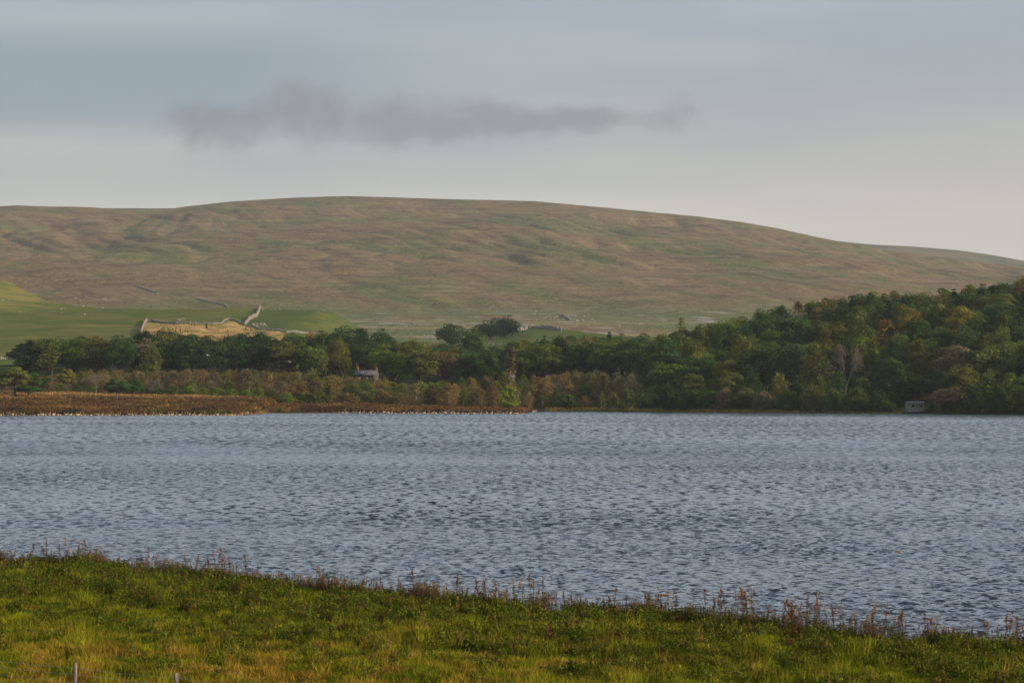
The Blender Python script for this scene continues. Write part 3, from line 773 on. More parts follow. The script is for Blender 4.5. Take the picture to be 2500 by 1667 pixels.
# scrub belt between the heath and the woods
SKYS = [(-50, 915), (0, 917), (60, 925), (150, 912), (230, 905), (300, 905), (350, 908), (430, 904), (500, 903), (620, 905), (750, 912), (830, 918), (862, 926), (900, 931), (950, 932), (1000, 938), (1060, 932), (1100, 918), (1200, 912), (1300, 916), (1400, 905), (1500, 912), (1600, 920)]
SROW = ['heath-edge', 'second', 'third', 'fourth', 'fifth', 'rear']
for ri, dy in enumerate((0, 16, 32, 48, 66, 86)):
    x = (-30 - 1250) / F * 900 + random.uniform(0, 4)
    while True:
        sh = float(shoreY(np.array([x]))[0])
        pa = 1250 + F * x / 900
        y0 = sh + 7 if pa > 1296 else max(872 if pa < 1230 else 860, sh + 20)
        y = y0 + dy * ((985 - y0) / 92.0) * .95 + random.uniform(-3, 3)
        px = 1250 + F * x / y
        if px > 1570: break
        z = lA(x, y); W = random.uniform(5.5, 8.0)
        if px < 1000:
            kind = random.choices(['willow', 'carr', 'birch'], [45, 40, 15] if ri < 2 else [12, 60, 28])[0]
            cn = random.choices(['bright green', 'mid green', 'olive'], [50, 25, 25])[0] if ri < 2 else random.choices(['brown', 'rust brown', 'purplish brown', 'olive', 'grey brown'], [34, 16, 18, 22, 10])[0]
            H = random.uniform(3.0, 4.2) if ri == 0 else random.uniform(4.2, 6.5) if ri == 1 else 9
            if px < 760 and ri >= 1: cn = random.choices(['brown', 'rust brown', 'purplish brown', 'olive', 'grey brown'], [36, 22, 18, 14, 10])[0]; kind = 'carr' if ri == 1 else kind
            if ri == 0 and px < 700: H = random.uniform(2.4, 3.4)
            if (225 < px < 372 or px < 112) and ri < 3: cn = random.choice(['brown', 'purplish brown'])
            if px > 760 and ri < 3: cn = random.choices(['olive', 'mid green', 'brown', 'bright green'], [38, 12, 38, 12])[0]
        elif px < 1300:
            kind = random.choices(['willow', 'carr', 'birch'], [35, 40, 25])[0]
            cn = random.choices(['rust brown', 'mid green', 'olive', 'brown', 'bright green'], [30, 14, 24, 24, 8])[0]
            H = random.uniform(5.0, 7.5)
        else:
            kind = random.choices(['carr', 'birch', 'willow'], [45, 45, 10])[0]
            cn = random.choices(['rust brown', 'brown', 'olive', 'mid green', 'grey brown'], [30, 34, 16, 12, 8])[0] if ri else random.choices(['mid green', 'olive', 'brown'], [40, 30, 30])[0]
            H = random.uniform(4, 6.5) if ri == 0 else random.uniform(7, 10.5)
        if kind == 'birch': W *= .75
        H = max(2.6, min(H, (zrow(ip(px, SKYS), y) - z) * random.uniform(.88, 1.03)))
        if ri == 5: H = max(2.6, (zrow(ip(px, SKYS), y) - z) * random.uniform(.85, 1.03))
        tree(kind, x, y, z, H, min(W, H * 1.7 + 1.0), cn, ('scrub', ri))
        x += min(W, H * 1.5 + 1) * random.uniform(0.66, 0.9)

for px, ty, W, cn, kd in ((846, 916, 5.5, 'olive', 'birch'), (872, 920, 5.0, 'brown', 'carr'), (888, 925, 4.5, 'olive', 'carr'), (905, 926, 5.0, 'mid green', 'willow'), (925, 925, 5.0, 'brown', 'carr'), (940, 922, 5, 'olive', 'willow'), (858, 921, 5, 'rust brown', 'carr')):
    y = random.uniform(955, 968); x = (px - 1250) / F * y; z = lA(x, y); tree(kd, x, y, z, zrow(ty, y) - z, W, cn, ('cottage', 0))
# colour accents seen in the photograph: nearest tree takes the colour
HINTS = [(2180, 838, 'orange tinged'), (2210, 800, 'yellowing'), (2330, 795, 'yellowing'), (2300, 815, 'olive'), (2250, 790, 'mid green'), (2440, 935, 'bright green'), (2425, 860, 'yellowing'), (2400, 875, 'olive'),
         (1000, 850, 'rust brown'), (1040, 845, 'orange tinged'), (960, 862, 'olive'), (975, 885, 'bright green'), (730, 850, 'olive'), (150, 865, 'bright green'), (190, 880, 'bright green'), (240, 875, 'olive'), (160, 830, 'yellowing'),
         (365, 860, 'grey brown'), (1080, 845, 'olive'), (1440, 835, 'rust brown'), (1700, 800, 'olive'), (1740, 860, 'olive'), (1770, 800, 'yellowing'), (1855, 800, 'deep green'), (2140, 790, 'olive'), (2100, 770, 'mid green'),
         (1420, 960, 'mid green'), (1120, 950, 'rust brown'), (1190, 960, 'rust brown'), (1260, 950, 'bright green'), (1080, 960, 'bright green'), (1050, 945, 'bright green'), (2030, 720, 'rust brown'), (1950, 745, 'rust brown'), (2280, 900, 'olive'),
         (2330, 905, 'grey brown'), (2310, 870, 'olive'), (700, 935, 'rust brown'), (770, 945, 'rust brown'), (520, 925, 'brown')]
for hx, hy, cn in HINTS:
    b = min((t_ for t_ in ALLT if not t_.get('fix')), key=lambda t_: (t_['px'] - hx) ** 2 + 2 * (t_['py'] - hy) ** 2)
    b['cn'] = cn; b['c'].color = (*COLS[cn], 1); b['fix'] = 1

# labels by row and place in the row
PLACE = {'wood': (lambda r: 'on the lake edge of the right-hand wood' if r == 0 else 'along the skyline of the right-hand wood' if r == 11 else f'in the {ROWN[r]} row up the right-hand wood', 'trees of the right-hand wood'),
         'cottage': (lambda r: 'in front of the stone cottage', 'scrub trees screening the cottage'),
         'shore': (lambda r: 'at the water below the right-hand wood', 'low bushes at the water under the right-hand wood'),
         'grove': (lambda r: f'in the {LROW[r]} row of the left-hand wood', 'trees of the left-hand wood'),
         'scrub': (lambda r: f'in the {SROW[r]} row of the lakeside scrub', 'scrub trees between lake and wood')}
for wh in ('wood', 'cottage', 'shore', 'grove', 'scrub'):
    for r in range(12):
        L = sorted([t_ for t_ in ALLT if t_['where'] == (wh, r)], key=lambda t_: t_['px'])
        for n, t_ in enumerate(L):
            t_['e']['label'] = f"{t_['cn']} {t_['words']}, {ordw(n + 1)} from left {PLACE[wh][0](r)}"
            t_['e']['group'] = PLACE[wh][1]

# individual trees
def at_px(px, py, fn, d0, d1): return hit(px, py, fn, d0, d1)
x, y, z = at_px(1214, 829, landB, 1200, 1650); tree('dome', x - 3.4, y, z - .6, (zrow(786, y) - z + .6), 14.5, 'blackish green', label='dark round field tree, lower left one of the pair on the green mound', group='field trees on the mound')
tree('dome', x + 3.6, y + 6, lB(x + 3.6, y + 6) - .6, (zrow(779, y) - z + .6), 15, 'blackish green', label='tallest dark round field tree on the green mound beside the dry stone wall', group='field trees on the mound')
x, y, z = at_px(1103, 846, landB, 1130, 1600); tree('dome', x, y, z - 1, zrow(793, y) - z + 1, 15, 'dark green', label='dark domed tree standing above the brown-topped trees near the mound')
x, y = (1155 - 1250) / F * 1130, 1130.; z = lB(x, y); tree('tall', x, y, z, zrow(799, y) - z, 9.5, 'mid green', label='pale green upright tree just left of the dark field trees')
x, y = (930 - 1250) / F * 1128, 1128.; z = lB(x, y); tree('dome', x, y, z, zrow(811, y) - z, 12.0, 'dark green', label='dark domed tree alone on the grove skyline, against the hazy valley')
x, y = (1662 - 1250) / F * 1075, 1075.; z = lA(x, y); tree('larch', x, y, z, zrow(773, y) - z, 11, 'yellowing', label='tall yellowing tree with ragged top rising alone from the wood edge')
x, y = (372 - 1250) / F * 992, 992.; z = lA(x, y); tree('ash', x, y, z, zrow(843, y) - z, 9, 'olive', label='olive weeping tree with a bare pale trunk before the grove')
x, y = (235 - 1250) / F * 866, 866.; z = lA(x, y); tree('bare', x, y, z, zrow(911, y) - z, 7.5, 'grey brown', label='grey leafless tree standing behind the pair of lakeside pines')
# pines on the heath
PINES = [(284, 979, 917, 58, 0, 'deep green', 'broad pine with leaning trunk on the heather, nearer one of the pair'), (325, 974, 924, 50, 1, 'deep green', 'compact pine on the heather, right one of the pair'),
         (37, 968, 885, 66, 0, 'olive', 'tall pine with spreading olive crown near the left end of the heath'), (70, 970, 936, 62, 1, 'deep green', 'low wide pine with dark trunk in front of the tall heath pines'),
         (75, 962, 908, 52, 0, 'deep green', 'pine standing directly behind the low wide pine'), (5, 962, 905, 46, 0, 'olive', 'pine cut by the left edge of the picture on the heath'),
         (163, 961, 893, 40, 2, 'olive', 'open-crowned pine with bare lower trunk among the scrub'), (108, 961, 915, 36, 1, 'deep green', 'small pine between the low wide pine and the open-crowned pine')]
for (px, by, ty, wpx, pi, cn, lb) in PINES:
    x, y, z = hit(px, by, landA, 790, 900)
    t_ = tree('scots', x, y, z, (zrow(ty, y) - z) * 1.06, wpx * y / F * 1.15, cn, label=lb, group='pines on the heath')

# saplings in the enclosed rough field
random.seed(23)
SAP = [(393, 795, 7), (425, 797, 6), (430, 805, 8), (440, 812, 11), (445, 816, 8), (452, 812, 8), (458, 814, 7), (468, 796, 6), (476, 797, 7), (504, 803, 15), (516, 799, 7), (532, 812, 6), (556, 812, 8), (586, 800, 6), (592, 798, 5), (600, 806, 10), (612, 806, 7), (613, 809, 8), (625, 807, 7), (557, 822, 9), (548, 826, 8)]
for n, (px, by, hpx) in enumerate(sorted(SAP)):
    x, y, z = hit(px, by, landB, 1130, 1660); H = hpx * y / F
    tree('spruce', x, y, z, H * 1.1, H * .62, 'blackish green', label=f'small dark conifer sapling, {ordw(n + 1)} from the left in the tan enclosure', group='saplings in the tan enclosure', name='conifer_sapling')

# ------------------------------------------------------------------ dry stone walls, rough enclosure
M_stone = layered('limestone', (0.27, 0.245, 0.205), [((0.11, 0.10, 0.088), (1.5, 1.5, 1.5), 4, 0.42, 0.6, 0.8), ((0.33, 0.30, 0.25), (2.5, 2.5, 2.5), 3, 0.55, 0.65, 0.7)])
def ico():
    t = (1 + 5 ** .5) / 2
    v = unit(np.array([[-1, t, 0], [1, t, 0], [-1, -t, 0], [1, -t, 0], [0, -1, t], [0, 1, t], [0, -1, -t], [0, 1, -t], [t, 0, -1], [t, 0, 1], [-t, 0, -1], [-t, 0, 1]], float))
    f = np.array([[0, 11, 5], [0, 5, 1], [0, 1, 7], [0, 7, 10], [0, 10, 11], [1, 5, 9], [5, 11, 4], [11, 10, 2], [10, 7, 6], [7, 1, 8], [3, 9, 4], [3, 4, 2], [3, 2, 6], [3, 6, 8], [3, 8, 9], [4, 9, 5], [2, 4, 11], [6, 2, 10], [8, 6, 7], [9, 8, 1]])
    return v, f
IV, IF = ico()
def rocks(P, S, seed=0):
    r = np.random.default_rng(seed); n = len(P); P = np.asarray(P, float)
    V = IV[None] * (np.asarray(S, float).reshape(n, -1) if np.ndim(S) > 1 else np.repeat(np.asarray(S, float)[:, None], 3, 1))[:, None, :] * r.uniform(0.78, 1.22, (n, 12, 1)) + P[:, None, :]
    Fr = (IF[None] + (np.arange(n) * 12)[:, None, None]).reshape(-1, 3)
    return V.reshape(-1, 3), Fr
def wall(path, fn, label, h=1.5, group=None, step=0.75, d0=1130, d1=1695, sink=.2):
    pts = [hit(px, py, fn, d0, d1) for px, py in path]
    g = Geo(); e = bpy.data.objects.new('dry_stone_wall', None); COL.objects.link(e)
    o0 = np.array(pts[0]); e.location = pts[0]; e['label'] = label; e['category'] = 'stone wall'
    if group: e['group'] = group
    r = np.random.default_rng(int(abs(o0[0]) * 10) + 5)
    for a, b in zip(pts[:-1], pts[1:]):
        L = math.hypot(b[0] - a[0], b[1] - a[1]); n = max(1, int(L / step)); ang = math.atan2(b[1] - a[1], b[0] - a[0])
        for k in range(n):
            t = (k + .5) / n; x = a[0] + (b[0] - a[0]) * t + r.normal() * .08; y = a[1] + (b[1] - a[1]) * t + r.normal() * .08
            z = float(fn(np.array([x]), np.array([y]))[0]) - sink
            hh = 0
            hk = h * (1 + .14 * r.normal()) * (.55 if r.random() < .07 else 1)
            for c in range(3):
                ch = hk / 3 * r.uniform(.85, 1.15)
                g.box((x - o0[0] + r.normal() * .06, y - o0[1], z - o0[2] + hh + ch / 2), (L / n * r.uniform(.92, 1.08), .62 - .1 * c + r.normal() * .05, ch * 1.04), ang + r.normal() * .08); hh += ch
            g.box((x - o0[0], y - o0[1], z - o0[2] + hh + .12), (L / n * .5, .5, .32 * r.uniform(.6, 1.3)), ang + r.normal() * .3, tilt=r.normal() * .3)
    o = obj('stonework', g.mesh('stonework', M_stone), e); o['kind'] = 'stuff'
    return e
wall([(343, 822), (347, 806), (352, 792), (358, 784)], landB, 'pale upright stone wall closing the left end of the tan enclosure', 1.4)
wall([(358, 784), (372, 784), (400, 788), (430, 789), (470, 790), (520, 791), (541, 790), (549, 782), (560, 780), (575, 783), (590, 790), (598, 795)], landB, 'low broken stone wall along the top of the tan enclosure', .7)
wall([(598, 794), (606, 785), (617, 777), (627, 772), (631, 762), (636, 752)], landB, 'pale stone wall climbing over the green hill crest', 1.4)
wall([(625, 801), (660, 806), (700, 812), (760, 816), (800, 818)], landB, 'grey stone wall below the scarp, running toward the wood', .7)
wall([(1262, 801), (1290, 801), (1320, 801), (1345, 804), (1370, 810)], landB, 'grey stone wall curving over the green mound behind the field trees', 2.0, d1=1700)
wall([(0, 877), (20, 877), (45, 878), (70, 878)], landB, 'grey stone wall across the pasture beside the left-hand wood', 1.0)
M_fellstone = M_stone
def fwall(path, label, h=1.4): return wall(path, landF, label, h, 'field walls on the fell', 2.2, 1800, 4480, .3)
fwall([(1372, 769), (1380, 776), (1392, 783)], 'dark stone wall stub in the green strip under the fell')
fwall([(330, 700), (350, 706), (372, 713), (385, 716)], 'dark stone wall high on the slope above the left pasture')
fwall([(480, 731), (510, 738), (545, 745), (556, 752)], 'dark stone wall running down behind the wall on the hill crest')

M_rough = layered('rough_tan_grass', (0.36, 0.215, 0.075), [((0.40, 0.27, 0.11), (1 / 9, 1 / 30, 0), 4, 0.45, 0.6, 0.8), ((0.13, 0.085, 0.045), (1 / 7, 1 / 26, 0), 6, 0.52, 0.62, 0.85),
                                                   ((0.15, 0.14, 0.035), (1 / 9, 1 / 30, 0), 5, 0.50, 0.62, 0.7)])
top = [(345, 808), (352, 794), (358, 786), (400, 790), (430, 791), (480, 792), (520, 793), (541, 792), (549, 784), (560, 782), (575, 785), (590, 792), (600, 796), (625, 803), (660, 808), (700, 814)]
tp = np.array([hit(px, py, landB, 1130, 1690) for px, py in top])
nv, nu = 34, 150
uu = np.linspace(345, 700, nu); V = []
for v_ in np.linspace(0, 1, nv):
    for p in uu:
        yt = np.interp(p, [q[0] for q in top], tp[:, 1]); y = yt + (1128 - yt) * v_; x = (p - 1250) / F * y
        V.append((x, y, 0))
V = np.array(V); edge = np.minimum(np.repeat(np.linspace(0, 1, nv), nu) * 30, 1)
V[:, 2] = landB(V[:, 0], V[:, 1]) + 0.45 * edge - .1 + 0.12 * fbm(V[:, 0] / 1.5, V[:, 1] / 2.5, 91, 2)
i, j = np.meshgrid(np.arange(nv - 1), np.arange(nu - 1), indexing='ij')
Fq = np.stack([i * nu + j, (i + 1) * nu + j, (i + 1) * nu + j + 1, i * nu + j + 1], -1).reshape(-1, 4)
obj('rough_field', mesh('rough_field', V, Fq, M_rough, True), kind='structure')

# scattered limestone
def scatter_rocks(name, spec, fn, d0, d1, seed):
    r = np.random.default_rng(seed); P = []; S = []
    for (x0, y0, x1, y1, n, s) in spec:
        for _ in range(n):
            q = hit(r.uniform(x0, x1), r.uniform(y0, y1), fn, d0, d1, 260); ss_ = s * r.uniform(.5, 1.4)
            P.append((q[0], q[1], q[2] + ss_ * .1)); S.append((ss_ * 1.4, ss_, ss_ * .65))
    Vr, Fr = rocks(P, np.array(S), seed)
    o = obj(name, mesh(name, Vr, Fr, M_stone)); o['kind'] = 'stuff'; return o
o = scatter_rocks('limestone_rocks', [(608, 790, 650, 797, 26, .55), (636, 754, 690, 757, 12, .5), (430, 777, 450, 783, 8, .5), (0, 720, 300, 780, 18, .55), (700, 755, 800, 762, 8, .4), (1185, 838, 1225, 846, 16, .35)], landB, 1130, 1690, 5)
o['label'] = 'scattered pale limestone rocks on the green hill pasture'
o = scatter_rocks('scree_rocks', [(1080, 790, 1700, 800, 110, .55), (880, 785, 1250, 800, 80, .55), (1000, 812, 1100, 830, 30, .7), (1180, 745, 1320, 775, 60, .6), (1300, 765, 1450, 785, 30, 1.0), (1700, 735, 2000, 760, 24, .7), (120, 725, 300, 735, 14, .9), (400, 690, 600, 700, 8, .7), (1700, 670, 1800, 690, 8, .9)], landF, 1800, 4300, 6)
o['label'] = 'scattered limestone scree and boulders along the foot of the fell'

# ------------------------------------------------------------------ lakeshore boulders and stakes
M_bould = layered('shore_stone', (0.34, 0.25, 0.16), [((0.17, 0.12, 0.08), (1.1, 1.1, 1.1), 3, 0.45, 0.62, 0.8), ((0.50, 0.38, 0.24), (1.6, 1.6, 1.6), 3, 0.52, 0.62, 0.7)])
M_stake = layered('weathered_stake', (0.28, 0.22, 0.15), [((0.12, 0.09, 0.065), (6, 6, 1.5), 3, 0.45, 0.6, 0.8)])
bm = []
for s in range(6):
    Vr, Fr = rocks([(0, 0, 0.16)], np.array([[.46, .34, .30]]), s + 40); bm.append(mesh('boulder', Vr, Fr, M_bould, False))
sg = Geo(); sg.box((0, 0, .1), (.13, .13, 1.1)); sg.box((0, 0, .69), (.09, .09, .09)); stake_m = sg.mesh('stake', M_stake)
random.seed(5)
def bpos(px):
    x = (px - 1250) / F * 800
    for _ in range(4): y = float(shoreY(np.array([x]))[0]); x = (px - 1250) / F * y
    return x, y
for (p0, p1, stp, nm, lb, gr) in ((2, 612, 8.4, 'boulder', 'in the row along the left heather shore', 'boulders lining the left heather shore'), (820, 1262, 8.8, 'boulder', 'in the row along the heather point', 'boulders lining the heather point')):
    p = p0; n = 0; k = 0
    while p < p1:
        if random.random() < .04: p += stp; continue
        n += 1; x, y = bpos(p); s = random.uniform(.5, 1.2)
        obj('boulder', random.choice(bm), None, (x, y - .25 + random.uniform(-.15, .15), -0.02), random.uniform(0, 6.28), (s * random.uniform(1.0, 1.7), s, s * random.uniform(.75, 1.3)),
            label=f'pale shore boulder, {ordw(n)} from left {lb}', category='boulder', group=gr)
        if random.random() < .62:
            k += 1; x, y = bpos(p + random.uniform(2, 6))
            o = obj('shore_stake', stake_m, None, (x, y + .15, random.uniform(.1, .35)), random.uniform(0, 3), (1, 1, random.uniform(.8, 1.1)),
                label=f'short weathered stake, {ordw(k)} from left {lb}', category='stake', group='stakes' + lb[10:])
            o.rotation_euler = (random.uniform(-.1, .1), random.uniform(-.14, .14), random.uniform(0, 3))
        p += stp * random.uniform(.75, 1.3)
# loose crib of stones at the end of the left shore
x, y = bpos(600)
y -= 16; x = (601 - 1250) / F * y
e = bpos  # keep name free
crib = bpy.data.objects.new('stone_crib', None); COL.objects.link(crib); crib.location = (x, y, 0)
crib['label'] = 'squat timber crib of pale stones in the water off the heather shore'; crib['category'] = 'stone crib'
g = Geo()
for a in (-.5, .5):
    for b in (-.35, .35): g.box((a * 1.0, b, .35), (.12, .12, 1.3))
for zc in (.25, .6, .85): g.box((0, -.42, zc), (1.1, .05, .12)); g.box((0, .42, zc), (1.1, .05, .12))
obj('timber_frame', g.mesh('timber_frame', M_stake), crib)
Vr, Fr = rocks([(-.25, -.1, .3), (.2, .1, .32), (-.05, .0, .7), (.3, -.1, .65)], np.array([[.32, .3, .32]] * 4), 9)
o = obj('stone_fill', mesh('stone_fill', Vr, Fr, M_bould), crib); o['kind'] = 'stuff'

# ------------------------------------------------------------------ reed bed
def blades(name, P, H, Wd, lean, mat, tint=None, seed=0):
    r = np.random.default_rng(seed); n = len(P)
    a = r.uniform(0, math.pi, n); d = np.stack([np.cos(a), np.sin(a), np.zeros(n)], 1) * np.asarray(Wd).reshape(-1, 1) * .5
    top_ = P + np.stack([r.normal(0, lean, n) * H, r.normal(0, lean, n) * H, H], 1)
    mid = (P + top_) / 2 + np.stack([np.zeros(n), np.zeros(n), H * .06], 1)
    V = np.stack([P - d, P + d, mid + d * .8, mid - d * .8, top_ + d * .15, top_ - d * .15], 1).reshape(-1, 3)
    b = np.arange(n)[:, None] * 6
    Fq = np.concatenate([b + np.array([[0, 1, 2, 3]]), b + np.array([[3, 2, 4, 5]])], 0)
    t = np.repeat(np.ones(n) if tint is None else tint, 6)
    return mesh(name, V, Fq, mat, False, {'tint': t})
M_reed = leafmat('reeds', .2, .3, own=(0.30, 0.20, 0.050), warm=(.6, .85, .6))
r = np.random.default_rng(8); P = []
for (p0, p1, n, dd) in ((1535, 1950, 5200, 3.2), (1395, 1560, 1200, 5.0), (1330, 1400, 260, 3), (1950, 2200, 500, 2)):
    p = r.uniform(p0, p1, n); 
    for q in p:
        x = (q - 1250) / F * 860; y = float(shoreY(np.array([x]))[0]) - .6 + r.uniform(0, dd); x = (q - 1250) / F * y; P.append((x, y, max(lA(x, y), -0.1) - .05))
P = np.array(P); H = r.uniform(.55, 1.0, len(P))
o = obj('reed_bed', blades('reed_bed', P, H, r.uniform(.05, .10, len(P)), .06, M_reed, r.uniform(.7, 1.3, len(P)), 4))
o['kind'] = 'stuff'; o['label'] = 'orange and green reed fringe along the wooded shore'

# ------------------------------------------------------------------ instanced ground cover (geometry nodes)
def scatter(name, P, rot, scl, idx, protos, label, rnd=None):
    """one object: points that carry tuft copies"""
    cc = bpy.data.collections.new(name + '_sources')
    for k, m_ in enumerate(protos):
        s = bpy.data.objects.new(f'{name}_source_{chr(97 + k)}', m_); cc.objects.link(s)
    me = bpy.data.meshes.new(name); n = len(P)
    me.vertices.add(n); me.vertices.foreach_set('co', np.asarray(P, np.float32).ravel())
    for an, ty, av in (('rot', 'FLOAT_VECTOR', rot), ('scl', 'FLOAT_VECTOR', scl)):
        a = me.attributes.new(an, ty, 'POINT'); a.data.foreach_set('vector', np.asarray(av, np.float32).ravel())
    a = me.attributes.new('idx', 'INT', 'POINT'); a.data.foreach_set('value', np.asarray(idx, np.int32))
    o = obj(name, me); o['kind'] = 'stuff'; o['label'] = label
    ng = bpy.data.node_groups.new(name, 'GeometryNodeTree')
    ng.interface.new_socket('Geometry', in_out='INPUT', socket_type='NodeSocketGeometry')
    ng.interface.new_socket('Geometry', in_out='OUTPUT', socket_type='NodeSocketGeometry')
    N = ng.nodes; Lk = ng.links
    gi = N.new('NodeGroupInput'); go = N.new('NodeGroupOutput')
    ci = N.new('GeometryNodeCollectionInfo'); ci.inputs['Collection'].default_value = cc
    ci.inputs['Separate Children'].default_value = True; ci.inputs['Reset Children'].default_value = True
    m2p = N.new('GeometryNodeMeshToPoints')
    ip_ = N.new('GeometryNodeInstanceOnPoints'); ip_.inputs['Pick Instance'].default_value = True
    def attr(nm_, ty):
        q = N.new('GeometryNodeInputNamedAttribute'); q.data_type = ty; q.inputs['Name'].default_value = nm_
        return next(o_ for o_ in q.outputs if o_.enabled and o_.name == 'Attribute')
    Lk.new(gi.outputs[0], m2p.inputs['Mesh']); Lk.new(m2p.outputs[0], ip_.inputs['Points'])
    Lk.new(ci.outputs[0], ip_.inputs['Instance']); Lk.new(attr('idx', 'INT'), ip_.inputs['Instance Index'])
    e2r = N.new('FunctionNodeEulerToRotation'); Lk.new(attr('rot', 'FLOAT_VECTOR'), e2r.inputs[0]); Lk.new(e2r.outputs[0], ip_.inputs['Rotation'])
    Lk.new(attr('scl', 'FLOAT_VECTOR'), ip_.inputs['Scale']); Lk.new(ip_.outputs[0], go.inputs[0])
    md = o.modifiers.new('scatter', 'NODES'); md.node_group = ng
    return o

def coverleaf(name, layers, basec, trans=.25):
    """leaf material coloured by world position and by a random value for each tuft"""
    m_, t, o = newmat(name)
    pos = t.add('ShaderNodeNewGeometry').outputs['Position']; px_, py_, pz_ = t.sep(pos)
    oi = t.add('ShaderNodeObjectInfo'); at = t.add('ShaderNodeAttribute', attribute_name='tint')
    c = t.mix(0.0, basec, basec)
    for k, (cc_, s_, lo, hi, st, lim) in enumerate(layers):
        f = t.math('MULTIPLY', t.ss(t.noise(t.vmath('MULTIPLY', t.vmath('ADD', pos, (k * 31.3, k * 17.7, 0)), s_), 1.0, 3.0, .55), lo, hi), st)
        for (ax, a, b) in lim: f = t.math('MULTIPLY', f, t.ss({'x': px_, 'y': py_, 'z': pz_}[ax], a, b))
        c = t.mix(f, c, cc_)
    rv = t.ss(oi.outputs['Random'], 0, 1, .65, 1.4, 'LINEAR')
    vv = t.math('MULTIPLY', rv, at.outputs['Fac'])
    c = t.mix(1.0, c, t.comb(vv, vv, vv), 'MULTIPLY')
    d = t.add('ShaderNodeBsdfDiffuse'); tr = t.add('ShaderNodeBsdfTranslucent'); mx = t.add('ShaderNodeMixShader'); mx.inputs[0].default_value = trans
    t.l.new(c, d.inputs[0]); t.l.new(c, tr.inputs[0]); t.l.new(d.outputs[0], mx.inputs[1]); t.l.new(tr.outputs[0], mx.inputs[2]); t.l.new(mx.outputs[0], o.inputs['Surface'])
    return m_

# heather and moor grass on the heath
M_heath = coverleaf('heather', [((0.19, 0.112, 0.036), (1 / 18, 1 / 12, 0), .50, .62, .85, []), ((0.085, 0.082, 0.020), (1 / 11, 1 / 10, 0), .52, .62, .85, []), ((0.050, 0.026, 0.016), (1 / 13, 1 / 13, 0), .54, .64, .8, []),
                                ((0.34, 0.20, 0.075), (1 / 40, 1 / 20, 0), .30, .5, .8, [('z', 4.0, 5.2), ('x', -60, -85)])], (0.112, 0.058, 0.024))
hp = []
for s in range(4):
    q = np.random.default_rng(100 + s); n = 46
    d = unit(q.normal(size=(n, 3)) + np.array([0, 0, .5])); d[:, 2] = np.abs(d[:, 2])
    Vq, Fq_ = quads(d * np.array([.55, .55, .38]) * q.uniform(.5, 1, (n, 1)), d + q.normal(size=(n, 3)) * .6, .26 * q.uniform(.6, 1.3, n))
    hp.append(mesh('heather_tuft', Vq, Fq_, M_heath, False, {'tint': np.repeat(q.uniform(.7, 1.3, n), 4)}))
r = np.random.default_rng(9); n = 26000
x = r.uniform(-150, 6, n); sh = shoreY(x); y = sh + 1.0 + r.uniform(0, 1, n) ** 1.2 * np.minimum(100, 905 - sh); z = landA(x, y)
scatter('heather', np.stack([x, y, z], 1), np.stack([np.zeros(n), np.zeros(n), r.uniform(0, 6.28, n)], 1), np.repeat(r.uniform(.6, 1.5, n)[:, None], 3, 1), r.integers(0, 4, n), hp, 'rust brown heather and tan moor grass covering the lakeside heath')

# meadow grass
M_grass = coverleaf('meadow_grass', [((0.215, 0.215, 0.013), (1 / 1.6, 1 / 3.0, 0), .44, .60, .85, []), ((0.034, 0.048, 0.007), (1 / .8, 1 / 1.6, 0), .53, .62, .8, []), ((0.12, 0.070, 0.014), (1 / 1.1, 1 / 2.2, 0), .55, .64, .7, []),
                                     ((0.29, 0.175, 0.024), (1 / 1.4, 1 / 2.6, 0), .45, .58, .8, [('y', 90, 74), ('x', 9, -4)]), ((0.36, 0.22, 0.055), (1 / .6, 1 / 1.4, 0), .60, .68, .7, [('y', 104, 80)])], (0.120, 0.132, 0.008))
gp = []
for s in range(7):
    q = np.random.default_rng(200 + s); n = 44; tall = s >= 5
    P = np.stack([q.normal(0, .10 if not tall else .07, n), q.normal(0, .10 if not tall else .07, n), np.full(n, -.02)], 1)
    gp.append(blades('grass_tuft', P, q.uniform(.05, .17, n) if not tall else q.uniform(.22, .42, n), q.uniform(.008, .016, n) if not tall else q.uniform(.006, .012, n), .42 if not tall else .2, M_grass, q.uniform(.7, 1.35, n), 300 + s))
r = np.random.default_rng(10); n = 90000
y = r.uniform(60, 126, n); x = r.uniform(-1, 1, n) * (.19 * y + 1.5)
ok = ((edgeY(x) - y) > -.5) & (pn(x / .55, y / .9, 77) + .6 * pn(x / 1.7, y / 2.6, 78) > r.uniform(-.55, .12, n))
x, y = x[ok], y[ok]; n = len(x); z = meadow(x, y)
idx = r.integers(0, 5, n); tl = r.random(n) < (.02 + .06 * sst(90, 72, y)) * sst(-.1, .25, pn(x / 2.5, y / 3.5, 95) + .15); idx[tl] = r.integers(5, 7, tl.sum())
sc_ = r.uniform(.7, 1.5, n) * (1 + .45 * pn(x / 1.6, y / 2.2, 96)); 
hz = sc_ * np.where(pn(x / 2.2, y / 3, 97) > .12, 1.1, .75)
scatter('meadow_grass', np.stack([x, y, z], 1), np.stack([np.zeros(n), np.zeros(n), r.uniform(0, 6.28, n)], 1), np.stack([sc_ * 1.2, sc_ * 1.2, hz], 1), idx, gp, 'green and yellowing meadow grass on the near bank')

